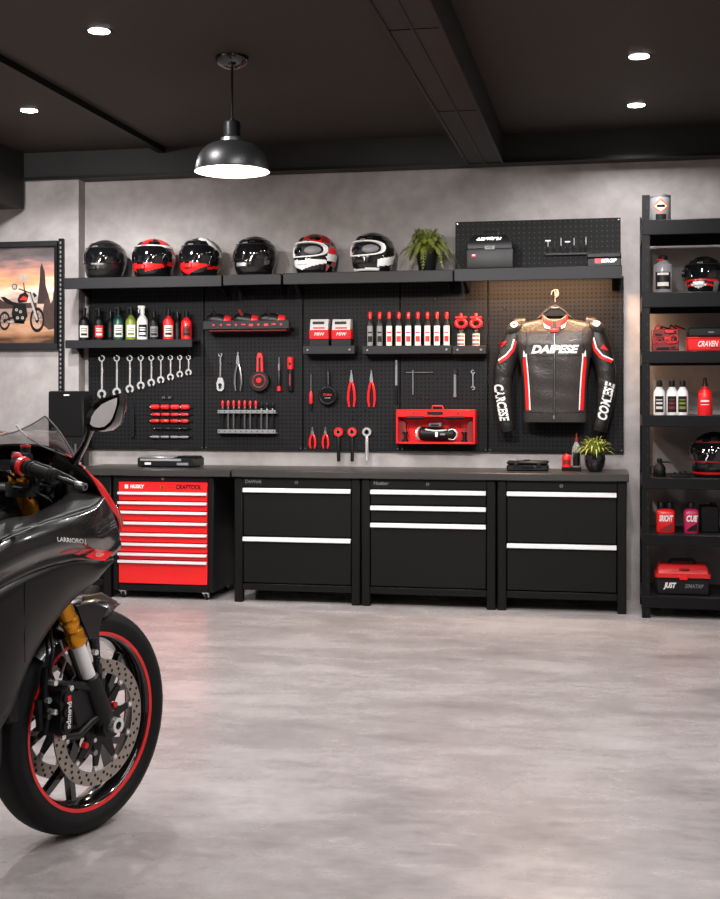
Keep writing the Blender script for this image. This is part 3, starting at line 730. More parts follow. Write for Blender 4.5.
def plier(u, v0, v1, label, grip=M_red, s=1., name='pliers', grp=None):
    t, H = toolthing(name, u, v0, v1, label, 'pliers', grp); k = H/.21*s
    zj = H*.70
    j = B()
    for sx in (-1, 1): j.prism([(0, zj-.008), (sx*.010*k, zj), (sx*.009*k, zj+H*.07), (sx*.002*k, H), (0, H)], -.006, .006, M_steel)
    j.cyl((0, -.009, zj), (0, .007, zj), .007*k, M_steel, 12); j.build('jaws', t)
    for sx in (-1, 1):
        B().tube([(sx*.004*k, 0, zj-.004), (sx*.010*k, 0, zj-H*.12), (sx*.017*k, 0, H*.40), (sx*.019*k, 0, H*.2), (sx*.013*k, 0, 0)], [.006*k, .0075*k, .0075*k, .0075*k, .005*k], grip, 8).build('grip', t)
    hook(u, v0+2)
plier(351.5, 370, 407, 'red-handled long nose pliers beside the round black tool', grp='red-handled pliers on the pegboard')
plier(371.5, 370, 407, 'red-handled long nose pliers right of its twin', grp='red-handled pliers on the pegboard')
plier(312.5, 427, 448.5, 'small red-handled cutters at the pegboard bottom, left one of two', s=1.5, grp='red-handled pliers on the pegboard')
plier(325.5, 427, 448.5, 'small red-handled cutters at the pegboard bottom, right one of two', s=1.5, grp='red-handled pliers on the pegboard')
plier(238, 352, 391, 'dark steel pliers between the adjustable spanner and the red tape tool', grip=M_steel)

t, H = toolthing('adjustable_spanner', 220.5, 352, 391, 'bright adjustable spanner at the left end of the tool row', 'spanner')
b = B(); b.box(-.006, .006, -.004, .004, H*.35, H*.9, M_steel, .002); b.arc(0, H*.93, .006, .014, R(120), R(420), -.006, .006, M_steel, 16); b.build('shank', t)
b = B(); b.prism([(-.022, .012), (-.012, 0), (.012, 0), (.024, .012), (.026, .05), (.014, .085), (-.012, .085), (-.024, .05)], -.009, .006, M_chr); b.cyl((0, -.0095, .038), (0, -.012, .038), .012, M_dark, 14); b.cyl((0, -.0095, .022), (0, -.012, .022), .009, M_dark, 14); b.build('jaw_head', t)
hook(220.5, 354)

t, H = toolthing('tape_tool', 260.5, 353, 391, 'red tool with round black head hanging between pliers and screwdriver', 'hand tool')
b = B(); b.prism([(-.022, H*.35), (.022, H*.35), (.018, H*.9), (.010, H), (-.010, H), (-.018, H*.9)], -.022, .008, M_redp); b.build('red_handle', t)
b = B(); b.cyl((0, -.034, H*.26), (0, .008, H*.26), H*.26, M_plas, 28); b.torus((0, -.034, H*.26), H*.17, .005, M_redd, 28, 8, Matrix.Rotation(PI/2, 4, 'X')); b.build('round_head', t)
b = B(); b.cyl((0, -.03, H*.28), (0, -.042, H*.28), .016, M_red, 16); b.build('red_button', t)
b = B(); b.box(-.007, .007, -.0235, -.022, H*.52, H*.88, M_dark, .001); b.build('slot', t)
hook(260.5, 354)
t, H = toolthing('screwdriver', 279, 357, 391, 'black screwdriver with chrome collar left of the red torch', 'screwdriver')
B().tube([(0, 0, 0), (0, 0, .02), (0, 0, H*.55), (0, 0, H*.6)], [.008, .012, .012, .007], M_plas, 10).build('handle', t)
b = B(); b.tube([(0, 0, H*.6), (0, 0, H*.8)], .011, M_steel, 10); b.tube([(0, 0, H*.8), (0, 0, H)], .004, M_steel, 8); b.build('shaft', t)
b = B(); b.tube([(0, 0, 0), (0, 0, .03)], .0128, M_redp, 10); b.build('red_band', t)
t, H = toolthing('torch', 290.5, 357, 391, 'black torch with red head hanging beside the pegboard seam', 'torch')
B().tube([(0, 0, 0), (0, 0, .006), (0, 0, H*.66)], [.015, .018, .017], M_plas, 14).build('barrel', t)
b = B(); b.tube([(0, 0, H*.64), (0, 0, H*.72), (0, 0, H*.98), (0, 0, H)], [.0185, .021, .021, .017], M_redp, 14); b.build('red_head', t)
b = B(); b.cyl((0, -.0215, H*.8), (0, -.017, H*.8), .009, M_dark, 12); b.box(-.006, .006, -.0185, -.016, H*.15, H*.5, M_redd, .001); b.build('switch', t)
t, H = toolthing('knife', 133, 400, 437, 'plain black knife-like tool hanging below the spanners', 'hand tool')
b = B(); b.prism([(-.011, 0), (.010, 0), (.012, H*.2), (.011, H*.62), (-.011, H*.62)], -.008, .006, M_dark); b.build('handle', t)
b = B(); b.prism([(-.007, H*.62), (.007, H*.62), (.006, H*.9), (0, H)], -.003, .003, M_plas); b.build('blade', t)

# red screwdriver and round black tool
t, H = toolthing('screwdriver', 311, 374, 410, 'slim screwdriver with red and black handle left of the round black tool', 'screwdriver')
B().tube([(0, 0, H*.5), (0, 0, H)], .0035, M_steel, 8).build('shaft', t)
B().tube([(0, 0, H*.16), (0, 0, H*.2), (0, 0, H*.44), (0, 0, H*.52)], [.009, .0125, .012, .006], M_redp, 10).build('red_handle', t)
B().tube([(0, 0, 0), (0, 0, H*.17)], [.007, .010], M_plas, 10).build('end_grip', t)
t, H = toolthing('tape_measure', 328.5, 371, 405, 'round black winder tool with short neck beside the red pliers', 'hand tool')
b = B(); rr = H*.28; b.cyl((0, -.028, rr), (0, .008, rr), rr, M_gloss, 28); b.torus((0, -.028, rr), rr*.86, .005, M_plas, 28, 8, Matrix.Rotation(PI/2, 4, 'X')); b.build('round_case', t)
b = B(); b.text('STARK', .02, lambda x, y: (x, -.0295, rr+.004+y), M_redp, 0); b.box(-.018, .018, -.0295, -.028, rr-.018, rr-.013, M_grey); b.build('lettering', t)
b = B(); b.tube([(0, -.01, rr*1.9), (0, -.01, H*.9), (0, -.008, H)], [.013, .012, .006], M_plas, 10); b.build('neck', t)
hook(328.5, 371)

# ratchets at the bottom
for u, hm, rm, lab in ((338.7, M_red, M_plas, 'ratchet with red ring head and black handle, left one of two'), (352.3, M_redp, M_plas, 'ratchet with red ring head and black handle, right one of two'), (367, M_chr, M_chr, 'all-chrome ring ratchet right of the two red-headed ratchets')):
    t, H = toolthing('ratchet', u, 427.5, 461.5, lab, 'ratchet', 'ring ratchets at the bottom of the pegboard')
    r = .028
    b = B(); b.arc(0, H-r, r*.45, r, 0, 2*PI, -.012, .006, hm, 24); b.arc(0, H-r, r*.36, r*.5, 0, 2*PI, -.013, .005, M_steel if hm != M_chr else M_dark, 20); b.build('ring_head', t)
    b = B(); b.tube([(0, -.003, 0), (0, -.003, .008), (0, -.003, H-2*r-.01), (0, -.003, H-2*r+.004)], [.008, .0115, .0105, .008], rm, 12); b.build('handle', t)
    hook(u, 430)

# long slim tools on the right
t, H = toolthing('file', 396.3, 360, 404, 'long slim dark file hanging right of the red pliers', 'file')
B().tube([(0, 0, 0), (0, 0, .01), (0, 0, H*.42)], [.005, .008, .007], M_plas, 8).build('handle', t); B().box(-.007, .007, -.003, .003, H*.42, H, M_grey, .001).build('blade', t); hook(396.3, 364)
t, H = toolthing('hex_key', 413, 370, 395, 'T-shaped hex key with long cross bar above the red toolbox', 'hex key')
B().tube([(0, 0, 0), (0, 0, H)], .005, M_steel, 6).build('shaft', t); m = MPP(413, YT); B().tube([(-7*m, 0, H*.9), (20*m, 0, H*.9)], .0032, M_steel, 8).build('cross_bar', t)
t, H = toolthing('socket_driver', 455, 369, 397, 'dark socket driver with square top above the red toolbox', 'screwdriver')
B().tube([(0, 0, 0), (0, 0, .02), (0, 0, .021), (0, 0, H*.8)], [.010, .010, .0085, .0085], M_grey, 10).build('shaft', t); B().box(-.013, .013, -.008, .008, H*.8, H, M_plas, .003).build('head', t); hook(455, 371)
t, H = toolthing('spanner', 473, 370, 390, 'short dark double-ended spanner left of the racing jacket', 'spanner')
B().box(-.005, .005, -.004, .004, .015, H-.015, M_steel, .002).build('shank', t)
for z in (.012, H-.012): B().arc(0, z, .006, .013, R(60) if z > .05 else R(240), R(60+290) if z > .05 else R(530), -.005, .005, M_steel, 16).build('jaw_end', t)
hook(473, 370)
for u, v in ((437, 378), (448, 380), (419, 397), (428, 398), (480, 398), (365, 410), (353, 418), (353, 411), (231, 363), (436, 300), (612, 316), (505, 309)): hook(u, v)

# ================================================================ screwdriver rack
Yr = 7.66; xa, xb = WX(217.5, Yr), WX(275.5, Yr); z = lambda v: WZ(246, v, Yr)
t = thing('screwdriver_rack', 'two-rail steel rack holding a row of ten screwdrivers', 'tool rack', ((xa+xb)/2, YP, z(433.5)))
h = (xb-xa)/2; z0 = z(433.5)
for a, c in ((410, 413.5), (429.5, 433.5)): 
    b = B(); b.box(-h, h, Yr-YP, Yr-YP+.006, z(c)-z0, z(a)-z0, M_grey, .002); b.box(-h, h, Yr-YP+.006, 0, z(c)-z0, z(c)-z0+.006, M_grey, .001)
    for k in range(11): b.cyl((-h+.012+k*(2*h-.024)/10, Yr-YP+.001, (z(a)+z(c))/2-z0), (-h+.012+k*(2*h-.024)/10, Yr-YP-.002, (z(a)+z(c))/2-z0), .004, M_dark, 8)
    b.build('rail', t)
B().box(-h+.02, h-.02, -.006, 0, 0, z(410)-z0, M_plas).build('back_plate', t)
onames = ['first from the left', 'second from the left', 'third from the left', 'fourth from the left', 'fifth from the left', 'sixth from the left', 'seventh from the left', 'third from the right', 'second from the right', 'last on the right']
for k in range(10):
    x = (xa+xb)/2-h+.026+k*(2*h-.052)/9; redc = k < 7
    tt = thing('screwdriver', 'screwdriver with %s cap in the two-rail rack, %s' % ('red' if redc else 'black', onames[k]), 'screwdriver', (x, 7.685, z0+.007), 0, 'screwdrivers in the two-rail rack')
    zt = z(400.5 if redc else 402.5)-z0-.007
    B().tube([(0, 0, 0), (0, 0, .012), (0, 0, .02), (0, 0, zt*.68)], [.003, .004, .007, .007], M_steel if k % 3 else M_plas, 8).build('shaft', tt)
    B().tube([(0, 0, zt*.68), (0, 0, zt*.7), (0, 0, zt*.80)], [.006, .0085, .006], M_steel, 8).build('collar', tt)
    B().tube([(0, 0, zt*.80), (0, 0, zt*.84), (0, 0, zt*.96), (0, 0, zt)], [.005, .009, .0085, .005], M_redp if redc else M_dark, 10).build('cap', tt)

# ================================================================ horizontal bit rails
rails = [(407, 150, 190, 5., M_red, 'thick bright red bit rail, topmost of the five below the spanners'), (414.5, 151, 189, 3.2, M_redp, 'slim red bit rail, second from the top'),
         (421, 150, 189, 3.6, M_red, 'red bit rail with pale tips, third from the top'), (428.5, 154, 188, 2.0, M_plas, 'dark slim bit rail, fourth from the top'), (437, 150, 189, 2.6, M_grey, 'grey bit rail, lowest of the five')]
for v, u0, u1, th, m, lab in rails:
    Yr = 7.69; x0, x1 = WX(u0, Yr), WX(u1, Yr); zz = WZ(170, v, Yr); r = th*MPP(170, Yr)/2
    t = thing('bit_rail', lab, 'tool rail', ((x0+x1)/2, YP, zz), 0, 'bit rails below the spanners'); h = (x1-x0)/2
    B().box(-h-.02, h+.02, -.012, 0, -r*.45, r*.45, M_dark, .002).build('rail', t)
    for k in range(4):
        xc = -h+(k+.5)*2*h/4; w = h/4*.86
        s = B(); s.tube([(xc-w, -.02, 0), (xc-w*.8, -.02, 0), (xc+w*.7, -.02, 0), (xc+w, -.02, 0)], [r*.6, r, r, r*.55], m, 10); 
        if m is not M_steel and k in (0, 3): s.tube([(xc-w*1.02, -.02, 0), (xc-w*1.25, -.02, 0)], [r*.5, r*.25], M_cream, 8)
        s.build('bit_socket', t)
x, zz = W(166, 398.5, 7.69)
t = thing('holder_clip', 'small dark double clip just above the topmost red bit rail', 'clip', (x, YP, zz))
B().box(-.035, .035, -.014, 0, -.004, .004, M_plas, .001).build('bar', t)
for s in (-1, 1): B().arc(s*.02, .004, .004, .010, R(-50), R(230), -.016, -.004, M_steel, 10).build('clip', t)

# ================================================================ open red toolbox on the pegboard
Yb = 7.60; xa, xb = WX(396, Yb), WX(475, Yb); z = lambda v: WZ(436, v, Yb); z0 = z(444); H = z(409.5)-z0; h = (xb-xa)/2; d = YP-Yb
t = thing('wall_toolbox', 'open bright red toolbox hung on the pegboard with a power tool inside', 'toolbox', ((xa+xb)/2, YP, z0))
m = MPP(436, Yb)
cs = B(); cs.box(-h, h, -.008, 0, 0, H, M_red, .002); cs.box(-h, -h+.012, -d, -.008, 0, H, M_red, .003); cs.box(h-.012, h, -d, -.008, 0, H, M_red, .003); cs.box(-h+.012, h-.012, -d, -.008, 0, .012, M_red, .002)
cs.box(-h+.012, h-.012, -d*.98, -.008, H-.012, H, M_red, .002); cs.build('case', t)
tp = B(); tp.box(-h+.004, h-.004, -d-.004, -d+.006, z(417)-z0, H-.001, M_red, .003); tp.build('top_panel', t)
b = B(); b.box(-.048, .048, -d-.006, -d-.003, z(415)-z0, z(411.5)-z0, M_dark, .002); b.build('handle_slot', t)
b = B(); b.cyl((-.13, -d-.004, z(413)-z0), (-.13, -d-.009, z(413)-z0), .008, M_redd, 12); b.cyl((.14, -d-.004, z(413)-z0), (.14, -d-.009, z(413)-z0), .008, M_redd, 12); b.box(-.02, .025, -d-.0055, -d-.003, z(417)-z0+.003, z(416)-z0+.004, M_redd); b.build('rivets', t)
b = B(); b.tube([(-.03, -.05, H-.004), (-.025, -.05, H+.022), (.035, -.05, H+.022), (.042, -.05, H-.004)], .004, M_redp, 8); b.build('top_handle', t)
lf = B(); lf.prism([(0, 0), (0, z(418)-z0), (-.06, z(418)-z0)], 0, .004, M_red); 
for s in (-1, 1):
    g = B(); g.tube([(s*.12-.055, -d-.01, z(417.8)-z0), (s*.12+.055, -d-.01, z(417.8)-z0)], .010, M_dark, 10); g.build('latch_bar', t)
sd = B(); sd.prism([(-h+.012, .012), (-h+.012, z(419)-z0), (-h+.05, z(423)-z0), (-h+.055, .012)], -d*.5, -.008, M_redd); sd.prism([(h-.012, .012), (h-.012, z(419)-z0), (h-.05, z(423)-z0), (h-.055, .012)], -d*.5, -.008, M_redd); sd.build('inner_gusset', t)
x = (xa+xb)/2
t = thing('power_drill', 'black and chrome power tool lying inside the open red toolbox', 'power tool', (x, 7.645, z0+.012))
b = B(); b.tube([(-.10, -.01, .05), (-.09, -.01, .05), (.06, -.01, .044), (.11, -.01, .046), (.12, -.01, .046)], [.03, .042, .036, .042, .030], M_dark, 18); b.build('body', t)
b = B(); b.torus((-.098, -.015, .05), .036, .008, M_chr, 20, 8, Matrix.Rotation(PI/2, 4, 'Y') @ Matrix.Rotation(.5, 4, 'X')); b.torus((.10, -.035, .046), .030, .006, M_chr, 20, 8, Matrix.Rotation(PI/2, 4, 'X')); b.tube([(-.06, -.045, .075), (.0, -.046, .066), (.07, -.045, .072)], .006, M_chr, 8); b.build('chrome_rings', t)
b = B(); b.box(-.045, .04, -.035, .015, .088, .118, M_steel, .006); b.box(-.03, .02, -.038, -.03, .096, .108, M_dark, .002); b.build('top_housing', t)
b = B(); b.box(.0, .016, -.055, -.045, .03, .06, M_white, .003); b.box(.03, .06, -.055, -.045, .04, .052, M_grey, .003); b.build('switches', t)
for u, lab in ((405, 'small dark spool at the left inside the open red toolbox'), (464, 'small dark spool at the right inside the open red toolbox')):
    xx = WX(u, 7.65); tt = thing('spool', lab, 'spool', (xx, 7.66, z0+.012), 0, 'spools inside the red toolbox')
    B().lathe([(.02, 0), (.02, .012), (.011, .014), (.011, .05), (.019, .052), (.019, .06), (.001, .06)], M_plas, 14).build('reel', tt); B().lathe([(.008, .06), (.008, .078), (.001, .08)], M_steel, 10).build('pin', tt)

# ================================================================ worktop things
def on_top(u, y): return (WX(u, y), y, WT)
x, y, zz = on_top(171, 7.5); m = MPP(171, 7.5)
t = thing('control_unit', 'flat black and silver unit on the worktop above the red chest', 'electronic unit', (x, y, zz), 0)
h = 29.5*m
B().box(-h, h, -.10, .10, .004, .058, M_plas, .006).build('housing', t)
B().box(-h+.02, h*.3, -.104, .10, .0585, .066, M_sil, .003).build('silver_lid', t)
b = B(); b.box(h*.32, h*.96, -.06, .08, .0585, .068, M_black, .003); b.build('rear_cover', t)
b = B(); b.box(-h+.02, h*.55, -.1035, -.0995, .04, .054, M_sil, .001); b.box(-h+.05, -h+.09, -.1045, -.0995, .016, .03, M_white, .001); b.box(h*.4, h*.8, -.1035, -.0995, .014, .03, M_grey, .001); b.build('front_trim', t)
b = B()
for sx in (-1, 1):
    for sy in (-1, 1): b.cyl((sx*(h-.03), sy*.07, 0), (sx*(h-.03), sy*.07, .006), .012, M_dark, 10)
b.build('feet', t)
x, y, zz = on_top(528, 7.5); m = MPP(528, 7.5); h = 20.5*m
t = thing('small_case', 'small black case with two catches on the long worktop', 'case', (x, y, zz), 0)
B().box(-h, h, -.075, .075, 0, .036, M_plas, .008).build('lower_shell', t); B().box(-h, h, -.075, .075, .038, .058, M_plas, .008).build('lid', t)
b = B()
for s in (-.55, .55): b.box(s*h-.012, s*h+.012, -.082, -.074, .024, .046, M_dark, .002)
b.build('catches', t)
B().tube([(-.03, -.074, .03), (-.028, -.095, .03), (.028, -.095, .03), (.03, -.074, .03)], .004, M_dark, 8).build('handle', t)
b = B(); b.box(-h*.85, -h*.5, -.05, .02, .058, .066, M_grey, .002); b.box(-h*.2, h*.1, -.04, .02, .058, .064, M_dark, .002); b.build('lid_fittings', t)
x, y, zz = on_top(571.5, 7.55); t = tag(B().lathe([(.0, 0), (.075, 0), (.078, .004), (.078, .022), (.070, .022), (.068, .008), (.0, .008)], M_dark, 4, (0, 0, 0), Matrix.Rotation(PI/4, 4, 'Z')).build('bottle_tray', None, (x, y, zz)), 'low square black tray under the two bottles on the worktop', 'tray')
x, y, zz = on_top(566.5, 7.55); zz += .008
t = thing('squeeze_bottle', 'bright red bottle with black nozzle standing in the worktop tray', 'bottle', (x, y, zz))
bottle_parts(t, std_prof(.027, .095), M_red, [(.011, .093), (.011, .108), (.005, .112), (.004, .135), (.001, .136)], M_dark, M_redd, (.3, .6))
x, y, zz = on_top(576.5, 7.57); zz += .008
t = thing('squeeze_bottle', 'taller smoky bottle with dark label behind the red one in the tray', 'bottle', (x, y, zz))
bottle_parts(t, std_prof(.027, .165), M_clear, [(.012, .163), (.012, .182), (.005, .186), (.0035, .21), (.001, .212)], M_redd, M_dark, (.12, .6))

# ================================================================ plants
def blade(b, base, ang, L, rise, droop, w, m, n=7):
    """one arching strap leaf with a shallow fold"""
    P = []; 
    for i in range(n+1):
        s = i/n; r = L*s*(1-.12*s); zz = rise*math.sin(min(1, s*1.25)*PI/2)-droop*s*s*s
        ww = w*(math.sin(PI*(.12+.88*s))**.8)*.5+.0004
        c = Vector(base)+Vector((math.cos(ang)*r, math.sin(ang)*r, zz)); sd = Vector((-math.sin(ang), math.cos(ang), 0))*ww
        P.append([c-sd, c-Vector((0, 0, ww*.35)), c+sd])
    b.loft(P, m, False, False)
def frond(b, base, ang, L, rise, droop, m, lm):
    pts = []
    for i in range(11):
        s = i/10; r = L*s*(1-.1*s); zz = rise*math.sin(min(1, s*1.2)*PI/2)-droop*s**2.2
        pts.append(Vector(base)+Vector((math.cos(ang)*r, math.sin(ang)*r, zz)))
    b.tube(pts, [.0016]*10+[.0005], m, 4)
    side = Vector((-math.sin(ang), math.cos(ang), 0))
    for i in range(1, 11):
        for k in (0, .5):
            j = i-1+k; 
            if j > 9.6: continue
            p = pts[int(j)].lerp(pts[int(j)+1], j-int(j)); d = (pts[int(j)+1]-pts[int(j)]).normalized()
            ll = .034*(math.sin(PI*(.12+.86*j/10))**.7)*rnd.uniform(.85, 1.15)
            for s in (-1, 1):
                q = (side*s*.75+d*.65+Vector((0, 0, rnd.uniform(-.25, .1)))).normalized(); wv = d*.0036
                b.faces([p-wv*.6, p+q*ll*.5-wv, p+q*ll, p+q*ll*.5+wv, p+wv*.6], [(0, 1, 2, 3, 4)], lm)
u, y = 427, 7.56; x = WX(u, y); zz = ZS+.004
t = thing('potted_fern', 'leafy green fern drooping from a dark pot on the upper shelf', 'plant', (x, y, zz))
B().lathe([(.0, 0), (.045, 0), (.05, .005), (.062, .09), (.066, .10), (.066, .112), (.058, .112), (.055, .09)], M_plas, 24).build('pot', t)
B().lathe([(.001, .10), (.054, .10), (.054, .095), (.001, .095)], M_soil, 16).build('soil', t)
f = B()
for k in range(78):
    a = k*2.399+rnd.uniform(-.2, .2); q = k/78
    frond(f, (math.cos(a)*.015, math.sin(a)*.015, .10), a, (.07+.13*q+rnd.uniform(-.02, .02))*(.7 if math.sin(a) > .3 else 1), .165-.07*q+rnd.uniform(-.02, .02), .02+.20*q*rnd.uniform(.5, 1.1), M_leaf, M_leaf)
f.build('fronds', t, normals=False)
u, y = 595, 7.44; x = WX(u, y); zz = WT
t = thing('potted_plant', 'spiky grass-like plant in rounded black pot on the worktop end', 'plant', (x, y, zz))
B().lathe([(.0, 0), (.034, 0), (.038, .004), (.056, .04), (.062, .075), (.058, .10), (.053, .104), (.05, .095)], M_gloss, 26).build('pot', t)
B().lathe([(.001, .094), (.05, .094), (.05, .088), (.001, .088)], M_soil, 16).build('soil', t)
f = B()
for k in range(95):
    a = k*2.399; q = ((k*37) % 95)/95
    blade(f, (math.cos(a)*.02*q, math.sin(a)*.02*q, .09), a, .045+.09*q+rnd.uniform(-.01, .02), .11-.055*q+rnd.uniform(-.015, .02), .075*q*rnd.uniform(.3, 1.2), .012, M_leaf2)
f.build('leaves', t, normals=False)

# ================================================================ things on the raised right shelf
zz = 1.968
x, y = WX(491, 7.46), 7.46; m = MPP(491, 7.46); h = 23*m; H = WZ(491, 236, 7.46)-zz
t = thing('carry_case', 'black moulded carry case with handle and logo on the right shelf', 'case', (x, y, zz))
b = B(); b.box(-h, h, -.085, .10, 0, H*.58, M_plas, .014, seg=2); b.build('lower_shell', t)
b = B(); rings = []
for z_, sx, y0, y1 in ((H*.585, 1.02, -.09, .105), (H*.7, 1.02, -.09, .105), (H*.85, .94, -.08, .1), (H*.96, .80, -.06, .09), (H, .72, -.05, .08)):
    rings.append([(sx*h*cx, yy, z_) for cx, yy in ((-1, y0+.02), (-.93, y0), (.93, y0), (1, y0+.02), (1, y1-.02), (.93, y1), (-.93, y1), (-1, y1-.02))])
b.loft(rings, M_plas); b.build('lid', t)
b = B(); b.tube([(-.045, 0, H-.004), (-.04, 0, H+.028), (.04, 0, H+.028), (.045, 0, H-.004)], .008, M_plas, 8); b.build('handle', t)
b = B(); b.text('AIRTECH', .036, lambda x, y: (x-.01, -.0815-.0*y, H*.84+y), M_sil, .35, 0, .0005, .15); b.build('logo_lettering', t)
b = B(); b.box(-.03, .03, -.098, -.088, H*.54, H*.66, M_grey, .003); b.text('VISE', .02, lambda x, y: (x, -.0992, H*.6+y), M_dark); b.build('front_latch', t)
b = B(); b.box(-h*.78, -h*.6, -.088, -.084, H*.34, H*.42, M_redp, .001); b.box(-h*.76, -h*.62, -.089, -.084, H*.38, H*.41, M_white, .001); b.build('badge', t)
# hung strip of small tools on the raised panel
YU = 7.60
nm = ['small hex key', 'small pick', 'small screwdriver', 'small T-bar', 'small screwdriver', 'small wire cutter', 'small probe']
for k, (u, v0, v1) in enumerate(((548, 240, 253), (554.5, 243, 252), (561, 238, 252.5), (567.5, 241, 253), (574, 238, 252), (581, 240, 252), (586, 237, 251))):
    x, z1 = W(u, v0, YU-.008); z0 = WZ(u, v1, YU-.008); H = z1-z0
    t = thing('hand_tool', '%s hung on the raised pegboard, %s' % (nm[k], ['first from the left', 'second from the left', 'third from the left', 'in the middle of seven', 'third from the right', 'second from the right', 'last at the right'][k]), 'hand tool', (x, YU-.008, z0), 0, 'small tools on the raised pegboard')
    B().tube([(0, 0, 0), (0, 0, H*.45)], [.005, .006], M_plas, 8).build('handle', t)
    b = B(); b.tube([(0, 0, H*.45), (0, 0, H)], .0025, M_plas if k % 2 else M_steel, 6)
    if k in (0, 3): b.box(-.016, .016, -.003, .003, H-.008, H, M_steel, .001)
    b.build('shaft', t)
xa, xb = WX(545, 7.58), WX(590, 7.58); z1, z0 = WZ(567, 252.5, 7.58), WZ(567, 255, 7.58)
t = thing('tool_bar', 'slim black bar on the raised pegboard under the small tools', 'tool rail', ((xa+xb)/2, 7.60, z0)); h = (xb-xa)/2
B().box(-h, h, -.02, 0, 0, z1-z0, M_plas, .002).build('bar', t)
x, y = WX(604, 7.47), 7.47; h = 16.5*MPP(604, y); H = WZ(604, 254, y)-zz
t = thing('small_box', 'low black box with red and white logo at the right shelf end', 'box', (x, y, zz))
B().box(-h, h, -.07, .07, 0, H*.62, M_plas, .005).build('box_body', t); B().box(-h-.002, h+.002, -.072, .072, H*.64, H, M_plas, .005).build('box_lid', t)
b = B(); b.box(-h*.55, -h*.15, -.0722, -.0695, H*.22, H*.58, M_red, .001); b.text('BERGIP', .03, lambda x, y: (h*.25+x, -.0708, H*.4+y), M_white, .3, 0, .001, .09); b.build('logo', t)
# ================================================================ helmets
def smooth_lut(pts):
    def f(t):
        for (a, va), (b, vb) in zip(pts, pts[1:]):
            if t <= b:
                s = (t-a)/(b-a); s = s*s*(3-2*s)*.35+s*.65
                return va+(vb-va)*s
        return pts[-1][1]
    return f
hw = smooth_lut([(0, .098), (.08, .110), (.25, .120), (.45, .126), (.6, .125), (.75, .113), (.86, .090), (.94, .060), (.985, .028), (1, .001)])
hf = smooth_lut([(0, .118), (.06, .136), (.2, .150), (.34, .150), (.5, .143), (.64, .134), (.76, .116), (.86, .091), (.94, .060), (.985, .028), (1, .001)])
hb = smooth_lut([(0, .085), (.08, .098), (.25, .122), (.45, .142), (.6, .144), (.75, .130), (.86, .104), (.94, .068), (.985, .032), (1, .001)])
HH = .252
def hsurf(a, t, off=0.):
    c, s = math.cos(a), math.sin(a)
    w = hw(t); f = hf(t) if c > 0 else hb(t)
    w += off; f += off
    taper = 1-.20*max(c, 0)**2*(1 if t < .36 else max(0, 1-(t-.36)*5))
    x = w*math.copysign(abs(s)**.92, s)*taper; y = -f*math.copysign(abs(c)**.92, c)
    return Vector((x, y, HH*t+off*.5*(t-.3)))
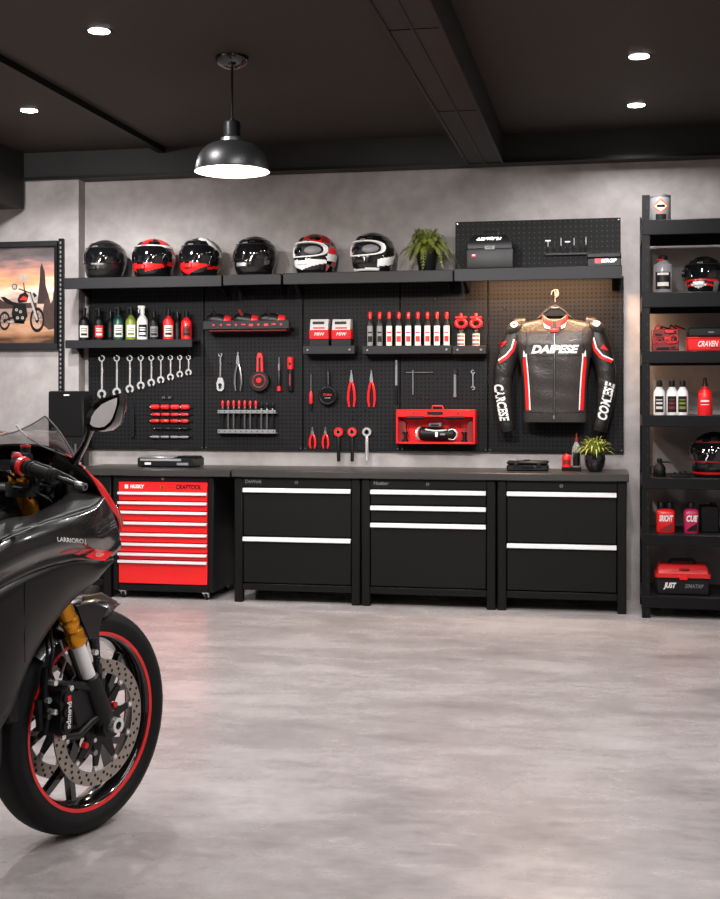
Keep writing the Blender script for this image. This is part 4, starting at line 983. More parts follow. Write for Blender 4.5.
def helmet(loc, face_deg, label, colour, kind='visor', vis=None, group='motorcycle helmets', chin=None, trimm=None, tag_m=None, name='motorcycle_helmet', sc_=1.):
    t = thing(name, label, 'helmet', loc, R(face_deg), group)
    NA, NT = 120, 56; t.scale = (sc_, sc_, sc_)
    ts = [((i/NT)**.85 if i < NT else 1) for i in range(NT+1)]; ts = [1-(1-i/NT)**1.35 for i in range(NT+1)]
    rings = []
    port = lambda a, tt: abs(a) < R(74)*(1-.25*max(0, (tt-.62)/.12)**2) and .40 < tt < .735
    for tt in ts:
        rings.append([hsurf(-PI+2*PI*j/NA, tt, -.010 if port(-PI+2*PI*j/NA, tt) else 0) for j in range(NA)])
    def mf(i, j):
        a = -PI+2*PI*(j+.5)/NA; tt = (ts[i]+ts[min(i+1, NT)])/2
        if port(a, tt): return M_dark
        return colour(math.degrees(a), tt)
    B().loft(rings, M_gloss, True, True, mf).build('shell', t, smooth=60)
    b = B(); rr = []
    for dz, o in ((-.002, -.012), (-.004, .001), (.004, .0035), (.010, .001)):
        ring = []
        for j in range(48):
            p = hsurf(2*PI*j/48, .02, o); p.z = dz+.004; ring.append(p)
        rr.append(ring)
    b.loft(rr, M_dark); b.build('neck_rim', t)
    if kind == 'visor':
        b = B(); rows = []; na = 30
        for k in range(11):
            tt = .375+.375*k/10; lim = 80-(22 if k == 10 else 10 if k in (0, 9) else 3 if k in (1, 8) else 0)
            rows.append([hsurf(R(-lim+2*lim*j/na), tt, .0045) for j in range(na+1)])
        b.loft(rows, vis or M_visor, False, False); vz = b.build('visor', t, smooth=60)
        lp = [hsurf(R(a), .372, .005) for a in range(-80, 81, 8)]+[hsurf(R(a), tt, .005) for tt, a in ((.42, 82), (.5, 83), (.6, 82), (.68, 78), (.735, 66))]+[hsurf(R(a), .755, .005) for a in range(56, -57, -8)]+[hsurf(R(-a), tt, .005) for tt, a in ((.735, 66), (.68, 78), (.6, 82), (.5, 83), (.42, 82))]
        b = B(); b.tube(lp+[lp[0]], .0022, M_shelf, 6, cap=False); b.build('visor_seal', vz)
    else:
        b = B(); n = 40; r1 = []; r2 = []; r3 = []; r4 = []
        for k in range(n):
            q = 2*PI*k/n; ex = lambda v: math.copysign(abs(v)**.78, v)
            def pt(s, off): return hsurf(R(72*s*ex(math.cos(q))), .565+.185*s*ex(math.sin(q)), off)
            r1.append(pt(1.05, .001)); r2.append(pt(1.03, .008)); r3.append(pt(.90, .007)); r4.append(pt(.88, -.008))
        b.loft([r1, r2, r3, r4], trimm or M_white, True, False); b.build('port_frame', t)
        b = B()
        for s in (-1, 1):
            rg = []
            for rad, off in ((1., -.004), (.8, .001), (.45, .003), (.02, .004)):
                rg.append([hsurf(R(s*30+26*rad*math.cos(2*PI*k/18)), .555+.10*rad*math.sin(2*PI*k/18), off-.004) for k in range(18)])
            b.loft(rg, M_visor if s < 0 else M_grey)
        b.build('goggle_lens', t)
    # chin vent, forehead vent, pivots
    def patch(a0, a1, t0, t1, off, m, nm, n=6, par=None):
        b = B(); na = 10
        o = [[hsurf(R(a0+(a1-a0)*j/na), t0+(t1-t0)*i/n, off*(0 if i in (0, n) or j in (0, na) else 1)+.0006) for j in range(na+1)] for i in range(n+1)]
        b.loft(o, m, False, False); b.build(nm, t)
    patch(-20, 20, .19, .30, .007, chin or M_plas, 'chin_vent')
    patch(-34, -14, .80, .90, .006, M_plas, 'forehead_vent'); patch(14, 34, .80, .90, .006, M_plas, 'forehead_vent')
    patch(-9, 9, .775, .81, .0012, tag_m or M_sil, 'badge', 3)
    if kind == 'visor':
        for s in (-1, 1):
            b = B(); p = hsurf(R(82*s), .55, .002); q = hsurf(R(82*s), .55, .012)
            b.cyl(p, q, .024, M_plas, 20); b.cyl(q, q+(q-p)*.2, .014, M_dark, 16); b.build('visor_pivot', t)
    return t
M_satin = mat('satin_helmet_black', rgb(22, 22, 23), .3, coat=.3, noise=.03)
B_, W_, R_, G_ = M_gloss, M_white, M_red, M_grey
def g_black(a, t): return M_redd if a > 112 and .33 < t < .58 else (M_grey if 0 < a < 40 and .325 < t < .355 else M_satin)
def g_red(a, t):
    if .74 < t < .80 or (a > 95 and abs(t-(.55-.002*(a-95))) < .05): return W_
    if t > .8: return R_ if abs(a) < 150 and int((a+180)/30) % 3 != 1 else B_
    if t < .38:
        if abs(a) < 72 and .07+.0024*abs(a) < t < .36-.0007*abs(a) and (abs(a) > 13+40*max(0, .27-t)): return R_
        return R_ if a > 80 and .30-.0014*(a-80) < t else B_
    return R_ if a > 92+40*abs(t-.55) else B_
def g_rw(a, t):
    if a > 62+60*(.8-t) and t > .5: return W_ if (a+90*t) % 52 > 18 else (B_ if (a+90*t) % 52 < 8 else M_grey)
    if abs(a) < 70 and .03+.0034*abs(a) < t < .35-.0010*abs(a): return R_ if abs(a) > 10 or t < .16 else B_
    if a > 64 and .16+.0012*(a-64) < t < .22+.0018*(a-64): return R_
    if t > .88 and a > 20: return W_
    return B_
def g_black2(a, t): return B_
def g_camo(a, t):
    n = math.sin(a*.11+7*t)+math.sin(a*.06-19*t)
    if t < .36 and abs(a) < 74: return W_ if .08+.0022*abs(a) < t < .34-.0004*abs(a) and (abs(a) > 15 or t < .2) else B_
    if t > .72: return M_redd if n > .1 else (R_ if n > -.35 else B_)
    if a > 72: return (W_ if .3 < t < .46 else (R_ if n > .5 else M_grey if n > 0 else B_))
    return B_
def g_bw(a, t):
    if a > 58 and .12+.0016*(a-58) < t < .30+.0022*(a-58): return W_
    if abs(a) < 62 and .03 < t < .075+.0004*abs(a): return W_
    return B_
def g_rack1(a, t):
    if abs(a) < 64 and .33-.0006*abs(a) < t < .385: return R_
    if abs(a) < 26 and .12+.003*abs(a) < t < .24: return W_
    if abs(a) < 70 and t < .32: return G_ if abs(a) > 50 else (R_ if abs(t-.27+.0016*abs(a)) < .025 else B_)
    if a > 75 and .35 < t < .5: return R_
    return B_
def g_rack2(a, t):
    if abs(t-.09) < .03 and abs(a) < 120: return R_
    if 78 < abs(a) < 90 and .1 < t < .75: return R_
    if .755 < t < .80 and abs(a) < 80: return M_redd
    if abs(a) < 60 and .335 < t < .37: return R_
    return B_
def view(u): return math.degrees(math.atan2(-WX(u, 7.55), 7.55))
YH = 7.565
for u, gf, lab, kw in ((105.5, g_black, 'all-black full-face helmet at the left end of the upper shelf', {}),
                       (154, g_red, 'red and black full-face helmet with white swoosh on upper shelf', dict(chin=R_)),
                       (201, g_rw, 'black helmet with white rear and red chin on upper shelf', dict(chin=R_)),
                       (255.5, g_black2, 'plain black helmet with silver chin vent, alone on the short shelf', dict(chin=M_sil)),
                       (315.5, g_camo, 'red camouflage helmet with white chin and open eye port', dict(kind='open', chin=W_)),
                       (373, g_bw, 'black helmet with white framed eye port beside the fern', dict(kind='open', chin=M_plas))):
    off = ZS+(.004 if u > 283 else 0)
    helmet((WX(u, YH), YH, off), view(u)-36, lab, gf, **kw)

# ================================================================ steel shelf rack on the right
RY0, RY1 = 7.13, 7.66; RX0 = WX(642, RY0); RX1 = 1.16
Zr = lambda v: WZ(690, v, RY0)
RT = thing('shelf_rack', 'tall black slotted-angle shelf rack beside the cabinets', 'shelf rack', ((RX0+RX1)/2, (RY0+RY1)/2, 0))
rh = (RX1-RX0)/2; ry = (RY1-RY0)/2
ztop = WZ(646, 195, RY0)
for sx in (-1, 1):
    for sy in (-1, 1):
        b = B(); X = sx*rh; Yy = sy*ry; zt = ztop if sy < 0 else ztop-.05
        b.box(min(X, X-sx*.042), max(X, X-sx*.042), min(Yy, Yy-sy*.004), max(Yy, Yy-sy*.004), 0, zt, M_black)
        b.box(min(X, X-sx*.004), max(X, X-sx*.004), min(Yy-sy*.004, Yy-sy*.042), max(Yy-sy*.004, Yy-sy*.042), 0, zt, M_black)
        if sy < 0:
            n = int(zt/.036)
            for i in range(n): 
                z = .02+i*.036
                b.box(X-sx*.030-.004, X-sx*.030+.004, Yy-.0008, Yy+.001, z, z+.018, M_dark if i % 2 else M_shelf)
        b.box(min(X, X-sx*.046), max(X, X-sx*.046), min(Yy, Yy-sy*.046), max(Yy, Yy-sy*.046), 0, .006, M_dark)
        b.build('upright', RT)
vs = [(219, 234), (292, 307), (351, 363), (415.5, 427), (478.5, 489.5), (535.5, 546), (597.5, 609)]
RZ = []
for v0, v1 in vs:
    z1, z0 = Zr(v0), Zr(v1); RZ.append(z1)
    b = B(); b.box(-rh+.004, rh-.004, -ry+.004, ry-.004, z1-.012, z1, M_shelf)
    b.box(-rh+.003, rh-.003, -ry-.004, -ry+.008, z0, z1+.001, M_black, .003); b.box(-rh+.003, rh-.003, ry-.008, ry, z0, z1, M_black)
    b.box(-rh+.003, -rh+.006, -ry+.008, ry-.008, z0, z1-.012, M_black); b.box(rh-.006, rh-.003, -ry+.008, ry-.008, z0, z1-.012, M_black)
    b.build('shelf', RT)
YR = 7.27
def rk(u, k, y=YR): return (WX(u, y), y, RZ[k]+.0005)
# tin on top
p = rk(660.5, 0); H = WZ(660, 196, YR)-p[2]; r = 10*MPP(660, YR)
t = thing('oil_can', 'grey round tin with orange diamond label on top of the rack', 'tin', p)
B().lathe([(r*.98, 0), (r, .004), (r, H*.9), (r*.97, H*.92), (r, H*.94), (r, H), (r*.9, H), (r*.88, H-.006), (.001, H-.006)], M_grey, 28).build('can', t)
dm = B()
def on_can(rr): return lambda x, y: (rr*math.sin(x/rr), -rr*math.cos(x/rr), y)
fc = on_can(r*1.008); fc2 = on_can(r*1.016); fc3 = on_can(r*1.022)
def grid_diamond(hx, hz, cz, f, m):
    N = 8; rows = []
    for i in range(N+1):
        s = -1+2*i/N; w = hx*(1-abs(s)); rows.append([f(w*(-1+2*j/6), cz+hz*s) for j in range(7)])
    dm.loft(rows, m, False, False)
grid_diamond(.05, .042, H*.58, fc, M_orange); grid_diamond(.038, .03, H*.58, fc2, M_cream)
dm.loft([[fc3(-.022+.044*j/5, H*.58+d) for j in range(6)] for d in (-.008, .008)], M_dark, False, False)
dm.loft([[fc(-.03+.06*j/5, H*.16+d) for j in range(6)] for d in (-.012, .02)], M_dark, False, False)
dm.build('diamond_label', t)
B().lathe([(.014, H-.006), (.014, H+.012), (.001, H+.013)], M_dark, 12, (r*.4, .02, 0)).build('cap', t)
B().lathe([(.02, H-.006), (.02, H+.004), (.001, H+.005)], M_dark, 12, (-r*.4, .0, 0)).build('cap', t)
# clear jug
p = rk(663, 1); H = WZ(663, 255.5, YR)-p[2]; r = 9.7*MPP(663, YR)
t = thing('bottle', 'clear grey bottle with black cap and dark label beside the rack helmet', 'bottle', p)
bottle_parts(t, [(r*.92, 0), (r, .006), (r, H*.66), (r*.92, H*.76), (r*.5, H*.84), (r*.42, H*.86), (r*.42, H*.9)], M_clear, [(.024, H*.87), (.026, H*.9), (.026, H*.97), (.016, H), (.001, H)], M_dark, M_plas, (.13, .62), (M_cream, [(.82, .95), (.18, .4)]), n=24)
B().torus((-.012, -.01, H*.88), .018, .005, M_redp, 14, 6).build('red_ring', t)
helmet((WX(704, 7.33), 7.33, RZ[1]+.0005), view(704)-14, 'black helmet with red and white chin on the second rack shelf', g_rack1, sc_=.86, chin=W_, tag_m=M_grey)
# shelf 3: red wire tangle box + red case
p = rk(665, 2, 7.30)
t = thing('parts_box', 'dark box of red-edged parts on the third rack shelf', 'parts box', p)
H = WZ(665, 327, 7.3)-p[2]; h = 13*MPP(665, 7.3)
b = B(); b.box(-h, h, -.06, .06, 0, H*.9, M_redd, .004); b.build('box_body', t)
b = B(); q = random.Random(3)
for k in range(16):
    x = q.uniform(-h*.9, h*.6); z = q.uniform(.01, H*.8); w = q.uniform(.02, .06); hh = q.uniform(.006, .02)
    b.box(x, min(x+w, h*.98), -.066-q.uniform(0, .004), -.058, z, z+hh, q.choice([M_dark, M_redp, M_redd, M_plas]), .002)
b.torus((h*.62, -.066, H*.5), .022, .004, M_redp, 18, 6, Matrix.Rotation(PI/2, 4, 'X')); b.text('BOXO', .04, lambda x, y: (x-h*.2, -.0712, H*.42+y), M_redp, .2)
b.build('front_parts', t)
b = B()
for k in range(7): x = -h*.85+k*h*.28; b.tube([(x, q.uniform(-.04, .04), H*.88), (x+q.uniform(-.02, .03), q.uniform(-.04, .04), H*.9+q.uniform(.01, .03)), (x+.05, 0, H*.9)], .005, q.choice([M_redp, M_dark]), 6)
b.build('loose_cables', t)
p = rk(709, 2, 7.30); H = WZ(705, 328, 7.3)-p[2]; h = 22.5*MPP(709, 7.3)
t = thing('carry_case', 'red case with black lid and white logo on the third rack shelf', 'case', p)
B().box(-h, h, -.09, .09, 0, H*.58, M_red, .010).build('lower_shell', t); B().box(-h*.96, h*.96, -.085, .085, H*.59, H, M_plas, .010).build('lid', t)
b = B(); b.box(-h*1.01, h*1.01, -.093, .093, H*.52, H*.60, M_redp, .003); b.build('rim', t)
b = B(); b.text('CRAVEN', .042, lambda x, y: (x-.015, -.0912, H*.30+y), M_white, .35, 0, .001, .11); b.box(.0, .05, -.0912, -.089, H*.12, H*.16, M_dark); b.box(-.01, .02, -.0862, -.084, H*.76, H*.82, M_grey); b.build('lettering', t)
B().tube([(-.06, -.085, H*.62), (-.055, -.10, H*.66), (.055, -.10, H*.66), (.06, -.085, H*.62)], .006, M_dark, 8).build('handle', t)
# shelf 4: bottles
for u, lb, lab in ((659.3, M_dark, 'white bottle with black label, left one of three on the fourth rack shelf'), (672, M_redd, 'white bottle with reddish label, middle one of three on the fourth rack shelf'), (682.5, M_olive, 'white bottle with dark and yellow label, right one of three on the rack')):
    p = rk(u, 3); H = WZ(u, 380.5, YR)-p[2]; r = 5.6*MPP(u, YR)
    t = thing('squeeze_bottle', lab, 'bottle', p, 0, 'three white bottles on the rack'); hb_ = H*.83
    bottle_parts(t, [(r*.94, 0), (r, .005), (r, hb_*.72), (r*.9, hb_*.84), (r*.55, hb_*.95), (r*.5, hb_)], M_white, small_cap(.0165, hb_, H-hb_), M_dark, M_plas, (.1, .66), (lb if lb != M_dark else M_cream, [(.5, .62), (.2, .36), (.74, .8)]))
p = rk(705, 3); H = WZ(705, 377.5, YR)-p[2]; r = 7.2*MPP(705, YR)
t = thing('squeeze_bottle', 'tall red bottle with black nozzle cap right of the three white bottles', 'bottle', p); hb_ = H*.76
bottle_parts(t, [(r*.96, 0), (r, .006), (r, hb_*.70), (r*.8, hb_*.86), (r*.42, hb_*.96), (r*.4, hb_)], M_red, [(.015, hb_-.004), (.016, hb_+.012), (.011, hb_+.02), (.009, H-.004), (.001, H)], M_dark, M_red, (.3, .6), (M_white, [(.55, .75), (.2, .26)]))
# shelf 5: dark tool + helmet
p = rk(659.5, 4); H = WZ(660, 458.5, YR)-p[2]
t = thing('glass_jar', 'small dark jug with spout on the fifth rack shelf', 'jug', p)
r = 6.2*MPP(660, YR)
B().lathe([(r*.9, 0), (r, .006), (r*.98, H*.5), (r*.6, H*.68), (r*.38, H*.75), (r*.4, H*.85)], M_dark, 20).build('body', t)
B().lathe([(r*.45, H*.84), (r*.45, H*.96), (r*.3, H), (.001, H)], M_plas, 14).build('cap', t)
b = B(); b.tube([(r*.3, 0, H*.8), (r*1.4, 0, H*.82), (r*1.9, 0, H*.74)], [.006, .005, .004], M_plas, 8); b.build('spout', t)
b = B(); b.tube([(-r*.8, 0, H*.58), (-r*1.45, 0, H*.55), (-r*1.45, 0, H*.2), (-r*.95, 0, H*.12)], .005, M_plas, 8); b.build('handle', t)
helmet((WX(714, 7.33), 7.33, RZ[4]+.0005), view(714)-24, 'black helmet with red trim lines and dark visor on the fifth rack shelf', g_rack2, tag_m=M_dark, chin=M_plas)
p = rk(680, 4, 7.25)
t = thing('tool_holder', 'small low dark holder between the jug and the red-trimmed helmet', 'holder', p)
B().box(-.05, .05, -.03, .03, 0, .014, M_dark, .003).build('base', t); b = B()
for k in range(3): b.cyl((-.03+k*.03, 0, .014), (-.03+k*.03, 0, .026+.004*k), .008, M_plas, 10)
b.build('pegs', t)
# shelf 6
for u, hw_, m, lab in ((665.5, 9, M_red, 'wide red jug with black caps on the sixth rack shelf'), (691, 7.2, M_mag, 'magenta-red jug with black cap, right of the red jug')):
    p = rk(u, 5); H = WZ(u, 502.5, YR)-p[2]; h = hw_*MPP(u, YR)
    t = thing('fluid_jug', lab, 'jug', p, 0, 'jugs on the sixth rack shelf')
    b = B(); rings = []
    for z, sx, sy in ((0, .9, .9), (.006, 1, 1), (H*.5, 1.0, 1), (H*.68, 1.04, 1), (H*.76, .9, .8), (H*.8, .5, .5)):
        rings.append([(h*sx*math.copysign(abs(math.cos(a))**.5, math.cos(a)), .04*sy*math.copysign(abs(math.sin(a))**.5, math.sin(a)), z) for a in (2*PI*k/24 for k in range(24))])
    b.loft(rings, m); b.build('body', t)
    xs = (-.024, .022) if hw_ > 8 else (0,)
    for x in xs: B().lathe([(.021, H*.79), (.021, H*.94), (.017, H), (.001, H)], M_dark, 16, (x, 0, 0)).build('cap', t)
    b = B(); b.text('SRICHT' if hw_ > 8 else 'CUE', .045, lambda x, y: (x, -.0412, H*.48+y), M_white, .2, 0, .002, h*1.5); b.build('lettering', t)
    b = B(); b.prism([(-h*.7, H*.08), (h*.75, H*.08), (h*.75, H*.34), (-h*.2, H*.2)], -.0415, -.0395, M_redd if hw_ > 8 else M_plas); b.build('label_panel', t)
for u, lab in ((706, 'dark box-like tin at the right of the magenta jug in shadow'),):
    p = rk(709, 5, 7.36)
    t = thing('tin', lab, 'tin', p); B().box(-.05, .05, -.06, .06, 0, .15, M_dark, .006).build('body', t); B().cyl((.02, 0, .15), (.02, 0, .165), .018, M_plas, 14).build('cap', t)
# shelf 7 red toolbox
p = rk(682, 6, 7.30); H = WZ(682, 559.5, 7.3)-p[2]; h = 25.5*MPP(682, 7.3)
t = thing('toolbox', 'black toolbox with red lid on the bottom shelf of the rack', 'toolbox', p)
b = B(); b.box(-h, h, -.10, .10, 0, H*.52, M_plas, .008); b.build('body', t)
b = B(); rings = []
for z, s, d in ((H*.52, 1.05, .108), (H*.62, 1.05, .108), (H*.64, .98, .10), (H*.80, .93, .09), (H*.88, .86, .075)):
    rings.append([(s*h*x, d*y, z) for x, y in ((-1, -.9), (-.95, -1), (.95, -1), (1, -.9), (1, .9), (.95, 1), (-.95, 1), (-1, .9))])
b.loft(rings, M_redp); b.build('lid', t)
b = B(); b.tube([(-.07, 0, H*.86), (-.065, 0, H*.97), (-.05, 0, H), (.05, 0, H), (.065, 0, H*.97), (.07, 0, H*.86)], .008, M_dark, 8); b.build('handle', t)
b = B(); b.box(-.02, .025, -.118, -.106, H*.46, H*.60, M_red, .003); b.box(-.02, .035, -.104, -.093, H*.74, H*.8, M_redd, .003); b.build('latch', t)
b = B(); b.text('JUST', .04, lambda x, y: (x-h*.5, -.1012, H*.28+y), M_white, .3, 0, .0018, .07); b.build('lettering', t); b = B(); b.text('SIMATAP', .03, lambda x, y: (x+h*.4, -.1012, H*.27+y), M_grey, .3, 0, .0005, .1); b.build('lettering', t)
b = B(); b.box(-h, h, -.1015, -.10, H*.44, H*.5, M_dark, .001); b.build('seam_band', t)

# ================================================================ racing jacket on a hanger
JY = 7.585; JS = MPP(555, JY); jx = WX(555, JY)
JV = lambda v: WZ(555, v, JY)
jz0 = JV(432)
JX = lambda u: (u-555)*JS
JZ = lambda v: JV(v)-jz0
# hook in the wall under the shelf
t = thing('coat_hook', 'small steel hook under the right shelf holding the jacket hanger', 'hook', (jx+.002, YP, JV(291)))
B().box(-.012, .012, -.004, 0, -.02, .02, M_steel, .002).build('plate', t); B().tube([(0, -.004, .006), (0, -.126, .004), (0, -.134, .014)], .0028, M_plas, 8).build('peg', t)
t = thing('coat_hanger', 'dark moulded hanger with steel hook carrying the racing jacket', 'hanger', (jx, JY, jz0))
b = B(); hk = JZ(293.5); rr = 3.6*JS
pts = [(rr*math.sin(a), 0, hk-rr*0+rr*math.cos(a)) for a in (R(-110+20*i) for i in range(15))]
pts = [(0, 0, JZ(303)), (0, 0, JZ(299.5))]+[(rr*math.sin(a), 0, hk+rr*math.cos(a)) for a in (R(180-18*i) for i in range(17))]
b.tube(pts, .0026, M_grey, 8); b.build('steel_hook', t)
b = B(); rings = []
for u in range(-18, 19, 2):
    q = abs(u)/18; zc = JZ(305)-(JZ(305)-JZ(319))*q**1.3; hh = (.020 if q < .5 else .016)*(1 if q < .95 else .6); 
    rings.append([(u*JS, .018*math.cos(a), zc-.006+hh*math.sin(a)*(1.3 if math.sin(a) < 0 else 1)) for a in (2*PI*k/12 for k in range(12))])
b.loft(rings, M_plas); b.build('shoulder_bar', t)
b = B(); b.prism([(-3*JS, JZ(302)), (3*JS, JZ(302)), (6*JS, JZ(306)), (11.5*JS, JZ(316)), (-11.5*JS, JZ(316)), (-6*JS, JZ(306))], -.016, .016, M_dark); b.build('hanger_body', t)
B().box(-.02, .02, -.0225, -.017, JZ(308)-.003, JZ(308)+.004, M_grey, .001).build('badge', t)

J = thing('racing_jacket', 'black leather racing jacket with red and white stripes on a hanger', 'jacket', (jx, JY, jz0))
prof = smooth_lut([(0, 31), (.04, 31.5), (.1, 31), (.35, 31.5), (.55, 34), (.70, 37.5), (.78, 40.5), (.86, 42), (.92, 41), (.96, 35), (.98, 27), (1, 15)])
dep = smooth_lut([(0, .062), (.1, .07), (.5, .088), (.75, .092), (.86, .078), (.92, .058), (.96, .046), (1, .036)])
zb, zt = JZ(422), JZ(319)
def tors(a, s):
    w = prof(s)*JS; d = dep(s); c, q = math.cos(a), math.sin(a)
    # slight folds in the leather
    fold = .0028*math.sin(a*7+s*9)*math.sin(s*PI)+.002*math.sin(s*34+2*math.cos(a))*(1-s)
    return Vector((w*math.copysign(abs(c)**.75, c), (d+fold)*math.copysign(abs(q)**.7, q), zb+(zt-zb)*s))
NS, NA = 44, 64
rings = [[tors(2*PI*k/NA, i/NS) for k in range(NA)] for i in range(NS+1)]
tb = B(); tb.loft(rings, M_leath)
bvh_t = BVHTree.FromBMesh(tb.bm); tb.build('torso', J, smooth=70)
def conform(bv, x, z, off=.0025):
    h = bv.ray_cast(Vector((x, -1, z)), Vector((0, 1, 0)))
    return (x, (h[0].y if h[0] else -.06)-off, z)
def strip(pts_c, w, bv, m, par, nm, off=.0025, n=4, widths=None):
    """band of given width following a line on the garment's front"""
    rows = []; P = [Vector((p[0], p[1])) for p in pts_c]; fine = []
    for a, c in zip(P, P[1:]):
        for k in range(5): fine.append(a.lerp(c, k/5))
    fine.append(P[-1])
    for i, p in enumerate(fine):
        d = (fine[min(i+1, len(fine)-1)]-fine[max(i-1, 0)]).normalized(); nn = Vector((-d.y, d.x)); ww = widths(i/(len(fine)-1)) if widths else w
        rows.append([conform(bv, *(p+nn*(ww*(-.5+j/n))), off) for j in range(n+1)])
    b = B(); b.loft(rows, m, False, False); return b.build(nm, par, smooth=60)
# sleeves
def sleeve(side):
    q = [(519, 325, 8.5), (514, 341, 11), (508, 356, 10.5), (503.8, 372, 10), (503, 388, 9.5), (504, 402, 9), (505.5, 416, 8.2), (507.5, 430, 6.8)]
    if side > 0: q = [(592, 325, 8.5), (597, 341, 11), (601.8, 356, 10.5), (604.8, 372, 10), (605, 388, 9.4), (604, 402, 8.6), (602, 414, 7.8), (598.5, 429, 7)]
    # densify
    path = []; rad = []
    for i in range(len(q)-1):
        for k in range(5):
            s = k/5; p0 = q[max(i-1, 0)]; p1 = q[i]; p2 = q[i+1]; p3 = q[min(i+2, len(q)-1)]
            cr = [.5*((2*p1[c])+(-p0[c]+p2[c])*s+(2*p0[c]-5*p1[c]+4*p2[c]-p3[c])*s*s+(-p0[c]+3*p1[c]-3*p2[c]+p3[c])*s**3) for c in range(3)]
            path.append((JX(cr[0]), .006-.01*math.sin(len(path)/35*PI), JZ(cr[1]))); rad.append(cr[2]*JS*(1+.035*math.sin(len(path)*1.7)*(.3+.7*(i > 2))))
    path.append((JX(q[-1][0]), .006, JZ(q[-1][1]))); rad.append(q[-1][2]*JS)
    path = [(path[0][0]-side*.045, path[0][1], path[0][2]+.010)]+path; rad = [rad[0]*.8]+rad
    b = B(); b.tube(path, rad, M_leath2, 28, .82, up=(0, 1, 0)); bv = BVHTree.FromBMesh(b.bm); s = b.build('sleeve', J, smooth=70)
    c = B(); e = Vector(path[-1]); d = (Vector(path[-1])-Vector(path[-3])).normalized(); c.tube([e-d*.02, e-d*.018, e+d*.008, e+d*.010], [rad[-1]*.98, rad[-1]*1.06, rad[-1]*1.04, rad[-1]*.9], M_plas, 24, .82, up=(0, 1, 0)); c.build('cuff', s)
    return s, bv
SL, bvl = sleeve(-1); SR, bvr = sleeve(1)
def pt(u, v): return (JX(u), JZ(v))
# arm chevrons: white outside, red inside
for par, bv, line in ((SL, bvl, [(516, 341), (513.5, 350), (508, 356.5), (500, 362)]), (SR, bvr, [(592, 340), (594.5, 350), (600.5, 357.5), (611, 362)])):
    strip([pt(*p) for p in line], 3.4*JS, bv, M_red, par, 'red_band', .004)
    sg = -1 if par is SL else 1
    strip([pt(p[0]+sg*1.1, p[1]-1.6) for p in line], 1.4*JS, bv, M_white, par, 'white_band', .0055)
for par, bv, p in ((SL, bvl, (504, 345)), (SR, bvr, (604, 347))):
    s_ = -1 if par is SL else 1; strip([pt(p[0]-3, p[1]), pt(p[0]+3, p[1]+4*(1 if s_ > 0 else -1))], 5*JS, bv, M_redp, par, 'red_patch', .004, widths=lambda f: (4.6*(1-f)+.6)*JS)
# shoulder cups with white badges
for s_, u in ((-1, 516), (1, 595)):
    par, bv = (SL, bvl) if s_ < 0 else (SR, bvr)
    b = B(); b.ball((JX(u+(-1 if s_ < 0 else 1)), -.012, JZ(328)), (9.4*JS, .052, 6.6*JS), M_leath, 20, Matrix.Rotation(s_*.5, 4, 'Y')); bvs = BVHTree.FromBMesh(b.bm); cup = b.build('shoulder_cup', par)
    b = B(); ux = u-1 if s_ < 0 else u+1; vz = 324.5
    rows = []
    for rr_, off in ((1., .002), (.9, .004), (.5, .0045), (.02, .0045)): rows.append([conform(bvs, JX(ux)+3.6*JS*rr_*math.cos(a), JZ(vz)+3.2*JS*rr_*math.sin(a), off) for a in (2*PI*k/20 for k in range(20))])
    b.loft(rows, M_white); b.loft([[conform(bvs, JX(ux)+k*JS, JZ(vz)+d*JS+k*.2*JS*s_, .006) for k in (-1.6, 0, 1.6)] for d in (-1.3, 1.3)], M_plas if s_ < 0 else M_redp, False, False); b.build('badge', cup)
# torso side stripes
for s_ in (-1, 1):
    L1 = [(555+s_*30.0, 354), (555+s_*29.5, 362), (555+s_*28.2, 376), (555+s_*27.2, 392), (555+s_*26.4, 410)]
    wf = lambda f: (3.6*min(1, .35+2.5*f))*JS
    strip([pt(*p) for p in L1], 0, bvh_t, M_red, J, 'red_stripe', .003, widths=wf)
    strip([pt(p[0]-s_*2.2, p[1]) for p in L1], 1.2*JS, bvh_t, M_white, J, 'white_piping', .004)
    strip([pt(555+s_*30.2, 351), pt(555+s_*29.6, 357)], 3*JS, bvh_t, M_white, J, 'white_tip', .0045, widths=lambda f: (.5+2.4*f)*JS)
    strip([pt(555+s_*34, 323), pt(555+s_*28, 330), pt(555+s_*27, 340), pt(555+s_*29, 350)], .7*JS, bvh_t, M_plas, J, 'seam', .003)
# zip, hem, yoke
strip([pt(555, 330), pt(555, 380), pt(554.5, 418)], 2.0*JS, bvh_t, M_dark, J, 'zip_tape', .003); strip([pt(555, 332), pt(555, 380), pt(554.5, 418)], .5*JS, bvh_t, M_steel, J, 'zip_teeth', .005)
b = B(); z0 = JZ(419); p_ = conform(bvh_t, JX(554.5), z0+.012, .004); b.box(p_[0]-.005, p_[0]+.005, p_[1]-.005, p_[1], z0, z0+.02, M_steel, .001); b.build('zip_pull', J)
strip([pt(528, 356), pt(555, 356.5), pt(582, 356)], .6*JS, bvh_t, M_dark, J, 'chest_seam', .003)
strip([pt(526, 412), pt(555, 413), pt(584, 412)], .6*JS, bvh_t, M_dark, J, 'hem_seam', .003)
